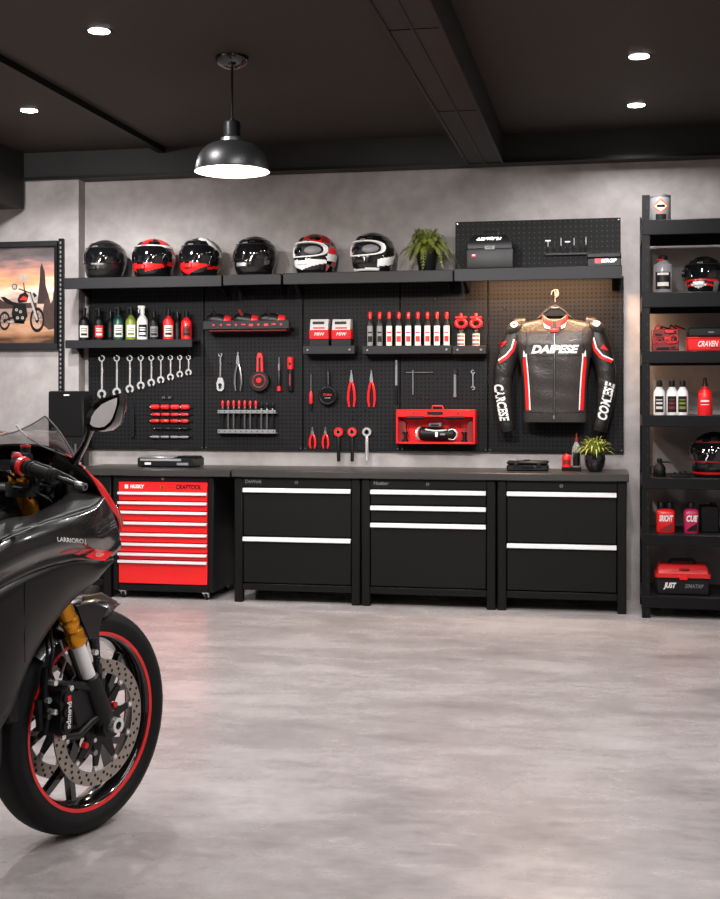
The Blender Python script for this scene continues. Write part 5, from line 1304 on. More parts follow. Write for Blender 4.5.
# collar
b = B(); rings = []
for v, rx, ry_, dz in ((330, 15.5, .078, -.0), (325, 14.5, .076, 0), (319, 13.8, .072, 0), (313, 13.4, .068, 0), (312, 12.3, .062, 0), (316, 11.6, .056, 0), (326, 11, .050, 0)):
    ring = []
    for k in range(40):
        a = 2*PI*k/40; front = max(0, -math.sin(a)); ring.append((rx*JS*math.cos(a), ry_*math.sin(a)-.004, JZ(v)-front**1.5*(9 if v < 324 else 5)*JS))
    rings.append(ring)
b.loft(rings, M_leath, True, False, mfun=lambda i, j: (M_dark if i > 3 else M_white if (i == 1 and (24 <= j <= 27 or 33 <= j <= 36)) else M_redp if i == 2 and 23 <= j <= 37 and j not in (29, 30) else M_leath))
b.build('collar', J, smooth=60)
b = B(); p_ = conform(bvh_t, 0, JZ(331), .01); b.box(-4.2*JS, 4.2*JS, p_[1]-.012, p_[1]+.006, JZ(333.2), JZ(329.6), M_redp, .004); b.build('neck_tab', J)
# lettering, as on the jacket in the picture
b = B(); b.text('DAIPESE', .062, lambda x, y: conform(bvh_t, JX(554.3)+x, JZ(350.2)+y, .005), M_white, .28, 0, .0032, 47*JS); b.build('chest_lettering', J, smooth=20)
b = B(); b.box(0, 0, 0, 0, 0, 0, M_white) if 0 else b.text('//', .03, lambda x, y: conform(bvh_t, JX(571)+x*1.5, JZ(341)+y*.5, .005), M_grey, .8, 0, .001); b.build('small_emblem', J)
def along(bv, p, q_, off=.004):
    a, c = Vector(pt(*p)), Vector(pt(*q_)); d = (c-a).normalized(); n = Vector((-d.y, d.x)); mid = (a+c)/2
    return lambda x, y: conform(bv, *(mid+d*x+n*y), off)
LL = (Vector(pt(496.5, 384))-Vector(pt(503, 421))).length
b = B(); b.text('CARCESE', .075, along(bvl, (498.2, 384), (504.5, 420)), M_white, .2, 0, .003, LL); b.build('sleeve_lettering', SL, smooth=20)
LL = (Vector(pt(611.5, 384))-Vector(pt(602.5, 421))).length
b = B(); b.text('COMIESE', .075, along(bvr, (601.2, 420), (609.6, 384)), M_white, .2, 0, .003, LL); b.build('sleeve_lettering', SR, smooth=20)
# ================================================================ motorcycle
BO = Vector((-1.45, 3.31, 0)); BA = R(70); bc, bs = math.cos(BA), math.sin(BA)
def BK(u, v, yb):
    """bike-frame point (x forward, y left, z up) seen at (u, v) on the lengthwise plane y = yb"""
    x, y, z = _ray(u, v); k = (yb+(BO.x*-bs+BO.y*bc))/(x*-bs+y*bc); px_, py_ = x*k-BO.x, y*k-BO.y
    return Vector((px_*bc+py_*bs, yb, CAMH+z*k))
def BKX(u, v, xb):
    x, y, z = _ray(u, v); k = (xb+(BO.x*bc+BO.y*bs))/(x*bc+y*bs); px_, py_ = x*k-BO.x, y*k-BO.y
    return Vector((xb, -px_*bs+py_*bc, CAMH+z*k))
MB = thing('motorcycle', 'black sport motorcycle with red accents and golden fork in left foreground', 'motorcycle', BO, BA)
YM = Matrix.Rotation(-PI/2, 4, 'X')           # lathe axis z -> y
def mirror(v): return Vector((v[0], -v[1], v[2]))
WR = .31
def wheel(xc, wr, tw, rim_r, nm, front):
    c = Vector((xc, 0, wr))
    w = B(); hwid = tw*.76
    w.lathe([(rim_r+.002, -hwid), (rim_r-.006, -hwid+.002), (rim_r-.014, -hwid*.75), (rim_r-.022, -hwid*.3), (rim_r-.024, 0), (rim_r-.022, hwid*.3), (rim_r-.014, hwid*.75), (rim_r-.006, hwid-.002), (rim_r+.002, hwid), (rim_r-.004, 0)], M_gloss, 72, c, YM, cap=False)
    w.lathe([(.044, -.055), (.046, -.05), (.034, -.03), (.034, .03), (.046, .05), (.044, .055), (.001, .055)], M_plas, 28, c, YM)
    for k in range(5):
        a0 = R(90+12+72*k); P = lambda r, a: (c.x+r*math.cos(a), c.z+r*math.sin(a))
        rs = rim_r-.018
        w.prism([P(.036, a0-.32), P(.09, a0-.14), P(.13, a0-.13), P(rs, a0-.30), P(rs, a0-.22), P(.145, a0-.02), P(.145, a0+.02), P(rs, a0+.22), P(rs, a0+.30), P(.13, a0+.13), P(.09, a0+.14), P(.036, a0+.32)], -.011, .011, M_gloss)
    o = w.build(nm, MB)
    s = B()
    for sg in (-1, 1): s.lathe([(rim_r-.0075, sg*(hwid-.002)), (rim_r-.007, sg*(hwid+.001)), (rim_r+.0025, sg*(hwid+.0025)), (rim_r+.003, sg*(hwid-.001))], M_red, 96, c, YM, cap=False)
    s.build('rim_stripe', o)
    t_ = B(); h = tw
    prof = [(rim_r+.001, -hwid), (rim_r+.006, -hwid-.004), (rim_r+.016, -h*.92), (rim_r+.028, -h), (rim_r+.040, -h*.955), (rim_r+.05, -h*.80)]
    crown = []
    d0 = wr-(rim_r+.05)
    for k in range(1, 8):
        q = k/8; crown.append((rim_r+.05+d0*math.sin(q*PI/2), -h*.80*math.cos(q*PI/2)**.9))
    pr = prof+crown+[(wr, 0)]; pr = pr+[(r, -y) for r, y in pr[-2::-1]]
    t_.lathe(pr, M_rub, 96, c, YM, cap=False)
    half = prof[-1:]+crown+[(wr, 0)]
    for k in range(22):
        for sg in (-1, 1):
            a0 = 2*PI*(k+.5*(sg > 0))/22; rows = []
            for i in range(8):
                q = i/7*.92; j = q*(len(half)-1); i0 = int(j); f = j-i0; i1 = min(i0+1, len(half)-1)
                r = half[i0][0]*(1-f)+half[i1][0]*f+.0006; yy = sg*-1*(half[i0][1]*(1-f)+half[i1][1]*f)
                aa = a0+.20*q**1.5; wd = .0045*math.sin(PI*(.1+.85*i/7))
                rows.append([Vector((c.x+r*math.cos(aa+e*wd/r), yy, c.z+r*math.sin(aa+e*wd/r))) for e in (-1, 1)])
            t_.loft(rows, M_dark, False, False)
    lt = lambda rad: (lambda x, y: Vector((c.x+(rad+y)*math.sin(x/rad), -h-.0004+abs(y)*.3, c.z+(rad+y)*math.cos(x/rad))))
    t_.build('tyre', o)
    return o, c
FW, fc_ = wheel(0, WR, .0605, .2425, 'front_wheel', True)
RW, rc_ = wheel(-1.43, .32, .092, .235, 'rear_wheel', False)
# brake discs
for sg, nm in ((-1, ''), (1, '')):
    d = B(); y = sg*.068; ro, ri = .172, .134
    d.arc(fc_.x, fc_.z, ri, ro, 0, 2*PI, y-.0025, y+.0025, M_disc, 72)
    for k in range(78):
        a = 2*PI*k/78; r = (.143, .1545, .165)[k % 3]; p = Vector((fc_.x+r*math.cos(a), y+sg*.0026, fc_.z+r*math.sin(a)))
        d.cyl(p-Vector((0, .0056*sg, 0)), p+Vector((0, .0004*sg, 0)), .0046, M_dark, 8)
    dd_ = d.build('brake_disc', FW)
    e = B()
    for k in range(10):
        a = 2*PI*k/10+.2; ca, sa = math.cos(a), math.sin(a)
        P = lambda r, t: (fc_.x+r*ca-t*sa, fc_.z+r*sa+t*ca)
        e.prism([P(.136, -.011), P(.136, .011), P(.122, .008), P(.116, .006), P(.116, -.006), P(.122, -.008)], y-.003, y+.003, M_disc)
        p = Vector((P(.127, 0)[0], y, P(.127, 0)[1])); e.cyl(p-Vector((0, .005, 0)), p+Vector((0, .005, 0)), .006, M_chr, 10)
        q = [P(.118, -.007), P(.118, .007), P(.06, .016), P(.05, .012), P(.05, -.012), P(.06, -.016)]; e.prism(q, y-.004, y+.004, M_plas)
    e.arc(fc_.x, fc_.z, .036, .062, 0, 2*PI, y-.006, y+.006, M_plas, 36); 
    for k in range(5):
        a = 2*PI*k/5+.4; p = Vector((fc_.x+.05*math.cos(a), y+sg*.006, fc_.z+.05*math.sin(a))); e.cyl(p, p+Vector((0, sg*.006, 0)), .006, M_redp if k % 2 == 0 else M_chr, 8)
    e.build('disc_carrier', FW)
# axle
b = B(); b.cyl((0, -.118, WR), (0, .118, WR), .012, M_steel, 20); b.arc(0, WR, .011, .021, 0, 2*PI, -.141, -.112, M_chr, 28); b.arc(0, WR, .0, .0125, 0, 2*PI, -.137, -.112, M_dark, 20); b.build('axle', FW)
# fork legs
fx = lambda z: -.006-.458*(z-.31)
for sg in (-1, 1):
    y = sg*.098; V = lambda z: Vector((fx(z), y, z))
    g = B(); g.tube([V(.552), V(1.0)], .0225, M_gold, 24); g.tube([V(.548), V(.555), V(.582), V(.588)], [.025, .028, .028, .025], M_gold, 24); g.tube([V(.602), V(.607), V(.618), V(.622)], [.024, .0262, .0262, .024], M_gold, 24); f = g.build('fork_tube', MB)
    g = B(); g.tube([V(.40), V(.552)], .0195, M_hand, 22); g.build('slider', f)
    g = B(); g.tube([V(.455), V(.45), V(.41), V(.36), V(.30)], [.021, .026, .027, .030, .028], M_plas, 20)
    g.arc(0, WR, .014, .036, 0, 2*PI, y-.020, y+.016, M_plas, 24); g.build('axle_clamp', f)
    g = B(); g.tube([V(.998), V(1.004), V(1.016), V(1.022)], [.027, .0275, .024, .017], M_gold, 20); g.tube([V(1.02), V(1.032)], [.010, .008], M_gold, 6); g.build('fork_cap', f)
    # caliper
    cc = B(); yy = sg*.105
    def CP(u, v): p = BK(u, v, -.115); return (p.x, p.z)
    pts = [CP(58.5, 691), CP(64, 687), CP(69, 692), CP(70, 703), CP(69.5, 722), CP(66.5, 733), CP(60, 735), CP(57, 727), CP(58, 712), CP(56.5, 702)]
    cc.prism(pts, yy-.022, yy+.022, M_grey if False else M_plas)
    for u, v in ((63.5, 697), (63.5, 711), (63, 725)):
        p = CP(u, v); cc.cyl((p[0], yy+sg*.022, p[1]), (p[0], yy+sg*.029, p[1]), .016, M_plas, 18)
    cal = cc.build('brake_caliper', MB)
    ba = B()
    for line in ([(97, 690), (84, 686), (66, 684), (55, 683)], [(104, 712), (90, 722), (78, 735), (64, 737)]):
        P = [BK(*q, -.1) for q in line]; P = [Vector((p.x, yy-sg*.004, p.z)) for p in P]; ba.tube(P, [.014, .012, .010, .008], M_plas, 10)
    ba.prism([CP(100, 695), CP(86, 689), CP(74, 694), CP(78, 712), CP(82, 728), CP(92, 720), CP(104, 714)], yy-sg*.008-.005, yy-sg*.008+.005, M_plas)
    for u, v in ((55, 683), (63, 737), (71, 688), (55, 712)):
        p = CP(u, v); ba.cyl((p[0], yy-.014, p[1]), (p[0], yy+.014, p[1]), .0075, M_chr, 12)
    ba.build('caliper_bracket', cal)
    tx = B()
    if sg < 0:
        p0 = CP(64.5, 697); p1 = CP(63, 731); a_ = Vector((p0[0], 0, p0[1])); z_ = Vector((p1[0], 0, p1[1])); dr = (z_-a_).normalized(); nn = Vector((-dr.z, 0, dr.x)); mid = (a_+z_)/2
        tx.text('brembe', .022, lambda x, y: mid+dr*x-nn*y+Vector((0, yy-.0298, 0)), M_white, .1, 0, .0006, (z_-a_).length*.8); tx.box(mid.x-.006, mid.x+.007, yy-.0302, yy-.029, mid.z+.035, mid.z+.05, M_red)
        tx.build('caliper_lettering', cal)
    # hoses
    h_ = B(); h_.tube([BK(58, 690, -.1), BK(50, 672, -.10), BK(53, 650, -.09), BK(50, 628, -.06), BK(52, 610, -.03)], .005, M_dark, 8) if sg < 0 else h_.tube([mirror(BK(58, 690, -.1)), mirror(BK(50, 672, -.1)), mirror(BK(50, 628, -.06)), mirror(BK(52, 610, -.03))], .005, M_dark, 8)
    h_.build('brake_hose', cal)
# sensor pieces between fork and caliper
b = B()
for line, m, r in (([(60, 640), (66, 660), (60, 678)], M_steel, .0035), ([(46, 668), (44, 690), (47, 715), (44, 735)], M_dark, .012), ([(70, 650), (78, 672), (86, 690)], M_plas, .008), ([(38, 700), (40, 730)], M_dark, .010), ([(94, 640), (97, 668), (100, 690)], M_plas, .008)):
    b = B(); b.tube([BK(*q, -.085) for q in line], r, m, 8); b.build('sensor_cable', MB)
for u, v, m in ((46, 700, M_chr), (46, 716, M_steel), (93, 652, M_chr), (98, 660, M_steel), (100, 675, M_steel), (83, 745, M_redp), (105, 733, M_red), (92, 752, M_steel), (112, 704, M_redp)):
    p = BK(u, v, -.09); b = B(); b.cyl(p-Vector((0, .014, 0)), p, .008, m, 10); b.build('bolt', MB)

# front fender
fr = []
for i in range(19):
    a = R(64+(136-64)*i/18); q = i/18; wdt = .072*min(1, .25+3.2*q) if q < .25 else .072; ring = []
    for k in range(-6, 7):
        s = k/6; rad = .336-.045*abs(s)**3*min(1, 4*q); ring.append(Vector((rad*math.cos(a), s*wdt, WR+rad*math.sin(a))))
    for k in range(6, -7, -1):
        s = k/6; rad = .332-.045*abs(s)**3*min(1, 4*q); ring.append(Vector((rad*math.cos(a), s*(wdt-.004), WR+rad*math.sin(a))))
    fr.append(ring)
b = B(); b.loft(fr, M_fair, True, True); FD = b.build('front_fender', MB)
b = B(); b.tube([Vector((.338*math.cos(R(64)), 0, WR+.338*math.sin(R(64)))), Vector((.34*math.cos(R(76)), 0, WR+.34*math.sin(R(76)))), Vector((.34*math.cos(R(92)), -.02, WR+.34*math.sin(R(92))))], [.004, .012, .006], M_tiphl, 10, .35, up=(0, 1, 0)); b.build('tip_highlight', FD)  # brownish strip painting a highlight on the black fender tip
for sg in (-1, 1):
    def SP(u, v): p = BK(u, v, -.076); return (p.x, p.z)
    b = B(); b.prism([SP(108, 608), SP(101, 618), SP(98.5, 634), SP(99.5, 655), SP(103, 680), SP(98, 676), SP(93, 655), SP(87, 634), SP(80, 618), SP(76, 606), SP(90, 603)], sg*.076-.003, sg*.076+.003, M_fair); b.build('fender_side', FD)

# ---------------------------------------------------------------- fairing panels
def cr_curve(P, n):
    out = []; m = len(P)-1
    for i in range(n+1):
        s = i/n*m; k = min(int(s), m-1); f = s-k
        a, b_, c_, d = P[max(k-1, 0)], P[k], P[k+1], P[min(k+2, m)]
        out.append(.5*((2*b_)+(c_-a)*f+(2*a-5*b_+4*c_-d)*f*f+(3*b_-a-3*c_+d)*f**3))
    return out
def panel(top, bot, m, nm, prof, bulge=None, ncol=36, nrow=12, mir=True, par=None, thick=.006, fade=1.):
    T = cr_curve(top, ncol); Bt = cr_curve(bot, ncol); objs = []; g = []
    for i in range(ncol+1):
        col = []
        for j in range(nrow+1):
            r = j/nrow; p = T[i].lerp(Bt[i], r); s = i/ncol
            k = r*(len(prof)-1); k0 = int(min(k, len(prof)-2)); off = prof[k0]+(prof[k0+1]-prof[k0])*(k-k0)
            p = p+Vector((0, -off*min(1, i/ncol*3.2+fade), 0))
            if bulge: p = p+bulge(s, r)
            col.append(p)
        g.append(col)
    for sg in ((1, -1) if mir else (1,)):
        b = B(); b.loft([[Vector((p.x, p.y*sg, p.z)) for p in col] for col in g], m, False, False)
        bv = BVHTree.FromBMesh(b.bm) if sg == 1 else bv
        o = b.build(nm, par or MB, smooth=50, normals=True)
        md = o.modifiers.new('thickness', 'SOLIDIFY'); md.thickness = thick; md.offset = -1 if sg == 1 else -1
        objs.append(o)
    return objs, bv
top = [BK(104, 495, -.145), BK(95, 506, -.18), BK(80, 511.5, -.205), BK(60, 517, -.23), BK(30, 527, -.25), BK(0, 540, -.262), Vector((-.72, -.262, .815)), Vector((-.98, -.235, .75))]
bot = [BK(122, 547, -.080), BK(113, 556, -.12), BK(100, 561, -.165), BK(75, 560, -.215), BK(40, 569, -.24), BK(0, 588, -.255), Vector((-.72, -.255, .70)), Vector((-.98, -.23, .65))]
UP, bvu = panel(top, bot, M_fair, 'upper_fairing', [0, .012, .019, .022, .020, .008, -.004, 0], lambda s, r: Vector((.004*math.sin(PI*r)*max(0, 1-5*s)**1.5, -.006*math.sin(PI*r)*max(0, 1-5*s), 0)), 44, 14, fade=.1)
top2 = [BK(113, 557, -.118), BK(100, 562, -.163), BK(75, 561, -.211), BK(40, 570, -.236), BK(0, 589, -.251), Vector((-.72, -.250, .70)), Vector((-.98, -.225, .645))]
bot2 = [BK(111, 562, -.112), BK(97, 580, -.135), BK(67, 607, -.165), BK(35, 653, -.185), BK(2, 727, -.19), Vector((-.70, -.17, .24)), Vector((-1.0, -.15, .22))]
LP, bvl2 = panel(top2, bot2, M_fair2, 'lower_fairing', [0, .006, .010, .010, .006, 0], None, 36, 10)
M_ledge = mat('ledge_highlight_grey', rgb(46, 45, 45), .36, noise=.05, spec=.4)  # lighter than the fairing: the ledge's broad highlight is put into the colour
# ledge round the cockpit
inn = [BK(101, 490, -.118), BK(86, 492, -.125), BK(70, 492, -.13), BK(57, 501, -.14), BK(30, 515, -.17), BK(0, 521, -.19), Vector((-.70, -.19, .85)), Vector((-.95, -.17, .80))]
panel(inn, [p+Vector((0, .003, .001)) for p in top], M_ledge, 'cockpit_ledge', [0, 0, .003, .002, 0], None, 40, 6)
# inner cowl (dark) from the cowl edge down to the ledge
edge = [BK(104, 494, -.142), BK(98, 486, -.146), BK(92, 478, -.150), BK(80, 464.5, -.154), BK(68, 455, -.155), BK(57, 449, -.152)]
low = [BK(101, 491, -.120), BK(92, 492, -.120), BK(84, 493, -.118), BK(70, 494, -.108), BK(60, 499, -.095), BK(50, 503, -.08)]
panel(edge, low, M_dark, 'inner_cowl', [0, -.012, -.018, -.01, 0], None, 20, 6, thick=.003)
# red edge strip on the cowl
ro_ = [BK(66, 453.5, -.158), BK(80, 462.8, -.157), BK(92, 475, -.152), BK(101, 483, -.145), BK(110, 496, -.133), BK(117, 508, -.118), BK(121, 518, -.106), BK(122.5, 532, -.094)]
ri_ = [BK(66, 454.8, -.162), BK(80, 464.8, -.162), BK(92, 478.5, -.160), BK(98, 488, -.156), BK(104, 499, -.147), BK(112, 510, -.132), BK(118, 519, -.116), BK(121.3, 532, -.098)]
panel(ro_, ri_, M_red, 'red_cowl_edge', [0, .003, .003, 0], None, 40, 4, thick=.004)
# nose between the two sides
nf = [BK(57, 449, -.152), BK(80, 463, -.153), BK(92, 476, -.148), BK(104, 493, -.135), BK(113, 506, -.12), BK(119, 521, -.10), BK(121, 546, -.078)]
nf = cr_curve(nf, 16); rows = []
for i, p in enumerate(nf):
    q = i/16; bul = .05*math.sin(PI*min(1, .25+.75*q))**.8; row = []
    for k in range(13):
        s = -1+2*k/12; row.append(Vector((p.x+bul*(1-s*s)-.002, p.y*-s if False else abs(p.y)*s, p.z+.01*(1-s*s)*(1-q))))
    rows.append(row)
b = B(); b.loft(rows, M_fair, False, False)
for sg in (-1, 1):
    b.loft([[Vector((nf[11+i].x+.046, sg*y_, nf[11+i].z+.004)) for y_ in (.02, .06, .085-.006*i)] for i in range(4)], M_visor, False, False)
o = b.build('nose_cowl', MB, smooth=50); md = o.modifiers.new('thickness', 'SOLIDIFY'); md.thickness = .005
# belly / radiator / engine behind the wheel
b = B(); b.box(-.40, -.36, -.14, .14, .40, .76, M_dark, .006, Matrix.Translation((0, 0, 0)))
for k in range(9): b.box(-.362, -.356, -.13, .13, .42+k*.036, .424+k*.036, M_plas)
b.build('radiator', MB)
b = B(); b.box(-.82, -.43, -.165, .165, .30, .70, M_dark, .04, seg=2); b.cyl((-.60, -.19, .42), (-.60, .19, .42), .10, M_plas, 28); b.box(-.50, -.42, -.12, .12, .55, .66, M_plas, .02); b.build('engine', MB)
b = B()
for k in range(4): y = -.12+.08*k; b.tube([(-.44, y, .56), (-.40, y, .44), (-.46, y*.8, .28), (-.62, y*.5, .22)], .017, M_steel, 10)
b.tube([(-.62, 0, .22), (-1.0, -.05, .24), (-1.2, -.16, .36), (-1.45, -.2, .52)], [.03, .03, .04, .055], M_steel, 14); b.build('exhaust', MB)
b = B()
for sg in (-1, 1): b.tube([(-.30, sg*.05, .90), (-.50, sg*.13, .82), (-.72, sg*.14, .66), (-.88, sg*.12, .45)], [.035, .045, .045, .035], M_dark, 12)
b.box(-.46, -.20, -.075, .075, .76, .90, M_dark, .02); b.build('frame', MB)
b = B()
for sg in (-1, 1): b.tube([(-.88, sg*.10, .44), (-1.15, sg*.13, .40), (-1.43, sg*.125, .32)], [.035, .03, .022], M_plas, 12)
b.cyl((-1.43, -.14, .32), (-1.43, .14, .32), .012, M_steel, 14); b.build('swingarm', MB)
# tank, seat, tail
rings = []
for x, w, z0, z1 in ((-.52, .07, .86, .97), (-.56, .13, .82, 1.02), (-.64, .17, .80, 1.05), (-.76, .165, .79, 1.03), (-.86, .12, .79, .95), (-.93, .09, .79, .86)):
    rings.append([(x, w*math.copysign(abs(math.cos(a))**.7, math.cos(a)), (z0+z1)/2+(z1-z0)/2*math.copysign(abs(math.sin(a))**.8, math.sin(a))) for a in (2*PI*k/28 for k in range(28))])
b = B(); b.loft(rings, M_fair); TK = b.build('fuel_tank', MB, smooth=60); b = B(); b.cyl((-.62, 0, 1.048), (-.62, 0, 1.058), .035, M_plas, 24); b.build('filler_cap', TK)
rings = []
for x, w, z0, z1 in ((-.90, .08, .78, .84), (-1.0, .12, .80, .855), (-1.15, .13, .82, .87), (-1.26, .10, .86, .93)):
    rings.append([(x, w*math.copysign(abs(math.cos(a))**.6, math.cos(a)), (z0+z1)/2+(z1-z0)/2*math.sin(a)) for a in (2*PI*k/20 for k in range(20))])
b = B(); b.loft(rings, M_leath); b.build('seat', MB, smooth=60)
rings = []
for x, w, z0, z1 in ((-.95, .10, .68, .80), (-1.15, .12, .74, .83), (-1.35, .09, .84, .95), (-1.58, .04, .96, 1.01)):
    rings.append([(x, w*math.copysign(abs(math.cos(a))**.6, math.cos(a)), (z0+z1)/2+(z1-z0)/2*math.sin(a)) for a in (2*PI*k/20 for k in range(20))])
b = B(); b.loft(rings, M_fair); b.build('tail_fairing', MB, smooth=60)
b = B(); b.tube([(-.78, .17, .30), (-.82, .24, .14), (-.86, .32, .012)], .012, M_plas, 10); b.box(-.90, -.82, .30, .34, 0, .012, M_plas, .003); b.build('side_stand', MB)

# ---------------------------------------------------------------- side graphics
def on_panel(bv, u, v, off=.002):
    """point of the fairing's outer surface seen at (u, v), lifted off it slightly"""
    p = BK(u, v, -.5); q = BK(u, v, 0); d = (q-p).normalized(); h = bv.ray_cast(p, d)
    return (h[0]-d*off) if h[0] else q.lerp(p, .45)
def patch_uv(poly_rows, bv, m, b, off=.002):
    b.loft([[on_panel(bv, *q, off) for q in r] for r in poly_rows], m, False, False)
def lerp2(a, c, n): return [(a[0]+(c[0]-a[0])*i/n, a[1]+(c[1]-a[1])*i/n) for i in range(n+1)]
b = B()
tl = lerp2((96, 549), (104, 550.2), 6)+lerp2((104, 550.2), (113.5, 552), 6)[1:]; bl_ = lerp2((85, 556.5), (95, 559.5), 6)+lerp2((95, 559.5), (105, 561.2), 6)[1:]
patch_uv([[(a[0]+(c[0]-a[0])*k/6, a[1]+(c[1]-a[1])*k/6) for a, c in zip(tl, bl_)] for k in range(7)], bvu, M_red, b)
for (a, c, e, f) in (((84, 548.5), (93.5, 548.8), (79, 555.2), (74, 554.2)), ((70, 549.5), (82, 548.5), (68, 553.8), (58, 553.6))):
    L_ = lerp2(a, c, 6); K_ = lerp2(f, e, 6); patch_uv([[(p[0]+(q[0]-p[0])*k/4, p[1]+(q[1]-p[1])*k/4) for p, q in zip(L_, K_)] for k in range(5)], bvu, M_redp, b)
b.build('red_flash', UP[0], smooth=60)
b = B(); b.text('GP', 5.2, lambda x, y: on_panel(bvu, 98.5+x, 555-y+.12*x, .004), M_cream, .5, 0, .02, 8); b.build('flash_lettering', UP[0])
b = B(); b.text('LARRIORO.J', 6.2, lambda x, y: on_panel(bvu, 72+x, 540.6-y+.085*x, .004), M_white, -.15, 0, .08, 29); b.build('side_lettering', UP[0])
b = B(); b.tube([on_panel(bvu, *q, .001) for q in ((104, 498), (97, 505.5), (88, 510), (70, 515.5), (50, 521.5), (30, 528.5), (12, 536), (2, 541))], .0016, M_grey, 6); b.build('edge_highlight', UP[0])  # grey tube drawing the bright highlight along the panel's top edge
b = B(); b.tube([on_panel(bvl2, *q, .0005) for q in ((25, 581), (24.5, 600), (24.5, 640), (25, 662))], .0014, M_dark, 6); b.build('panel_seam', LP[0])

# ---------------------------------------------------------------- windscreen
m = bpy.data.materials.new('tinted_screen'); m.use_nodes = True; nt = m.node_tree; pb = nt.nodes['Principled BSDF']
pb.inputs['Base Color'].default_value = rgb(44, 39, 52); pb.inputs['Roughness'].default_value = .04; pb.inputs['Alpha'].default_value = .5; pb.inputs['Coat Weight'].default_value = 1
M_screen = m
c0 = BK(75, 458.5, -.155); c1 = BK(45, 416, -.135); rows = []
cb = Vector((c0.x+.12, 0, c0.z-.01)); ct = BK(-4, 435, 0)
for i in range(13):
    t_ = i/12; rt = c0.lerp(c1, t_)+Vector((.0, 0, .012*math.sin(PI*t_))); ce = cb.lerp(ct, t_)+Vector((.03*math.sin(PI*t_), 0, .03*math.sin(PI*t_))); row = []
    for k in range(17):
        s = -1+2*k/16; f = abs(s)**2.2; row.append(Vector((ce.x+(rt.x-ce.x)*f, abs(rt.y)*s, ce.z+(rt.z-ce.z)*f)))
    rows.append(row)
b = B(); b.loft(rows, M_screen, False, False); bvs_ = BVHTree.FromBMesh(b.bm); SC = b.build('windscreen', MB, smooth=60)
b = B(); b.tube([r[0] for r in rows], .0022, M_grey, 6); b.tube([r[-1] for r in rows], .0022, M_grey, 6); b.tube(rows[-1], .0018, M_grey, 6); b.build('screen_edge', SC)
b = B(); b.tube([BK(16, 425, -.08), BK(21, 431, -.085), BK(27, 437, -.09)], .0028, M_white, 6); b.tube([BK(27, 437, -.09), BK(42, 446, -.12), BK(57, 452, -.15), BK(67, 456, -.156)], .0022, M_grey, 6); b.build('crease_highlight', SC)  # pale tubes standing for the highlight along the screen's crease

# ---------------------------------------------------------------- handlebars, clamp, dash, mirror
for sg in (-1, 1):
    Y = lambda u: -(.2+(u-20)/65*.2)
    def HP(u): 
        s = (u-20)/65; p = Vector((-.417+.013*s, -(.2+.2*s), 1.042-.047*s)); return Vector((p.x, p.y*-sg, p.z))
    g = B(); g.tube([Vector((fx(1.0)-.005, sg*.098, 1.0)), Vector((fx(1.02)-.03, sg*.14, 1.035)), HP(14), HP(22), HP(60), HP(84)], [.011, .011, .011, .011, .0065, .0065], M_plas, 14)
    hb_ = g.build('handlebar', MB)
    g = B(); g.tube([HP(26), HP(27), HP(29), HP(29.5), HP(31), HP(31.5), HP(33), HP(33.5), HP(49), HP(50), HP(51), HP(52.5), HP(53), HP(54.5), HP(55), HP(57), HP(58)], [.013, .019, .019, .0155, .0155, .018, .018, .0155, .015, .018, .018, .015, .018, .018, .015, .017, .010], M_rub, 18); g.build('grip', hb_)
    g = B(); g.tube([HP(76), HP(77), HP(84.5), HP(85.5)], [.0065, .0085, .0095, .008], M_steel, 16); g.tube([HP(85.5), HP(85.7)], [.006, .0055], M_dark, 14); g.build('bar_end', hb_)
    g = B(); g.tube([HP(15), HP(16), HP(24), HP(25)], [.016, .022, .022, .016], M_plas, 14); g.tube([HP(20.5), HP(21), HP(24.5), HP(25)], [.02, .0235, .0235, .02], M_red, 16); g.ball(HP(18)+Vector((-.004, 0, .018)), (.012, .014, .012), M_redp, 10); g.build('switch_housing', hb_)
    g = B(); p = HP(10)+Vector((.03, 0, .025)); g.tube([p+Vector((0, sg*-.02, -.012)), p+Vector((0, sg*.035, -.014))], .011, M_plas, 10); g.cyl(p+Vector((.01, sg*.01, -.008)), p+Vector((.01, sg*.01, .010)), .012, M_plas, 16); g.cyl(p+Vector((.01, sg*.01, .010)), p+Vector((.01, sg*.01, .015)), .0125, M_redp, 16); g.build('brake_reservoir', hb_)
    g = B(); g.tube([HP(16)+Vector((.035, 0, .005)), HP(28)+Vector((.065, 0, .0)), HP(50)+Vector((.07, 0, -.008)), HP(62)+Vector((.058, 0, -.012))], [.008, .006, .005, .006], M_dark, 8, .6); g.build('brake_lever', hb_)
b = B(); zc = .972
b.box(fx(zc)-.04, fx(zc)+.05, -.135, .135, zc-.014, zc+.014, M_plas, .012)
for sg in (-1, 1): b.lathe([(.028, -.016), (.044, -.016), (.044, .018), (.028, .018)], M_plas, 24, (fx(zc), sg*.098, zc), None, cap=False)
b.build('triple_clamp', MB)
b = B(); b.box(-.25, -.20, -.075, .075, .985, 1.05, M_plas, .012, Matrix.Translation((-.2, 0, 1)) @ rotY(-.35) @ Matrix.Translation((.2, 0, -1))); b.box(-.256, -.249, -.06, .06, .995, 1.04, M_visor, .003, Matrix.Translation((-.2, 0, 1)) @ rotY(-.35) @ Matrix.Translation((.2, 0, -1))); b.build('dashboard', MB)
b = B(); q = random.Random(11)
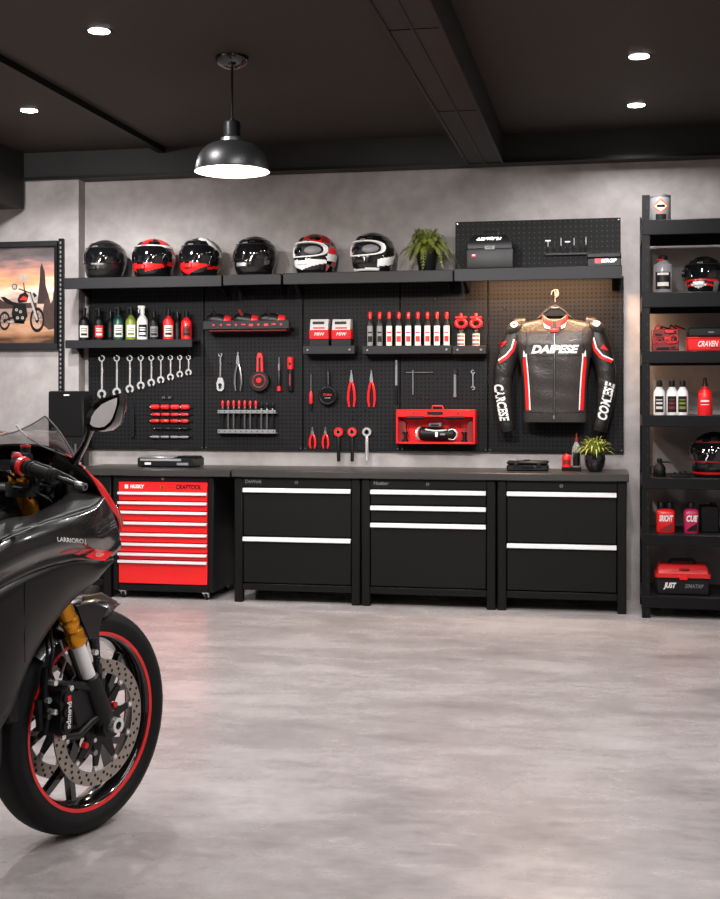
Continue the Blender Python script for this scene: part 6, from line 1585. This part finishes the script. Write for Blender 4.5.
for k in range(16):
    p0 = HP_ = Vector((-.36+q.uniform(-.02, .05), -.10-q.uniform(0, .09), 1.0+q.uniform(-.02, .03))); p3 = Vector((-.20+q.uniform(-.04, .06), -.04-q.uniform(0, .05), .95+q.uniform(-.04, .07)))
    md_ = p0.lerp(p3, .5)+Vector((q.uniform(-.02, .05), q.uniform(-.05, .02), q.uniform(-.06, .05)))
    b.tube(cr_curve([p0, p0.lerp(md_, .5)+Vector((0, 0, q.uniform(-.02, .02))), md_, p3], 10), q.choice([.004, .005, .0035]), q.choice([M_dark, M_dark, M_plas, M_plas, M_steel]), 6)
for k in range(12):
    p = Vector((-.25+q.uniform(-.05, .08), -.10+q.uniform(-.04, .05), .985+q.uniform(-.04, .045))); b.ball(p, q.uniform(.006, .012), q.choice([M_dark, M_plas, M_steel]), 8)
b.build('cables', MB)
b = B(); b.box(-.36, -.14, -.15, .15, .86, .885, M_dark, .008); b.box(-.18, -.13, -.13, .13, .86, 1.0, M_dark, .008); b.build('cockpit_tray', MB)
# mirrors
glass = [(90, 424.5), (91.5, 417), (95, 411), (102, 404), (110, 400), (118, 397), (117.6, 404), (115.6, 411), (113, 418), (110, 422.6), (104.5, 427), (98.6, 428), (93.5, 427)]
outer_ = [(86.5, 424.5), (87.5, 415.5), (92, 408), (100, 400.5), (109, 397), (120, 393.5), (120.6, 403), (118, 412), (115.5, 420), (112, 425.5), (105.5, 430.2), (98, 431.5), (91, 430.5)]
MX = -.275
for sg in (1, -1):
    mk = lambda pts, x, sc_=1., sh=(0, 0): (lambda P, cc: [Vector((x, sg*(cc.y+(p.y-cc.y)*sc_+sh[0]), cc.z+(p.z-cc.z)*sc_+sh[1])) for p in P])([BKX(*q, MX) for q in pts], sum((BKX(*q, MX) for q in pts), Vector())/len(pts))
    b = B(); b.loft([mk(glass, MX-.001, .98), mk(glass, MX+.004, 1.0), mk(outer_, MX-.004, 1.0), mk(outer_, MX+.012, 1.04), mk(outer_, MX+.04, .92, (.01, -.004)), mk(outer_, MX+.065, .62, (.02, -.01)), mk(outer_, MX+.078, .25, (.025, -.012))], M_gloss, True, True); mo = b.build('mirror', MB, smooth=50)
    b = B(); n = len(glass); pp = mk(glass, MX-.0015, .97); b.faces(pp, [tuple(range(n))], M_mirror); b.build('mirror_glass', mo)
    b = B(); st = [BKX(91, 428, MX+.02), BKX(88.5, 436, MX+.03), BKX(84, 446, MX+.05), BK(78, 456, -.19), BK(74, 462, -.165)]
    b.tube(cr_curve([Vector((p.x, sg*p.y, p.z)) for p in st], 12), [.012, .011, .009, .0085, .008, .0085, .009, .0095, .010, .0105, .011, .012, .012], M_gloss, 14, .8); b.build('mirror_stem', mo)
    b = B(); 
    for u, v in ((78.5, 463.5), (83, 467.5)): p = BK(u, v, -.16); b.cyl(Vector((p.x, sg*p.y, p.z)), Vector((p.x, sg*(p.y-.006), p.z)), .004, M_chr, 10)
    p = BK(74.5, 461, -.165); b.ball(Vector((p.x, sg*p.y, p.z)), (.014, .012, .010), M_plas, 12); b.build('mirror_mount', mo)
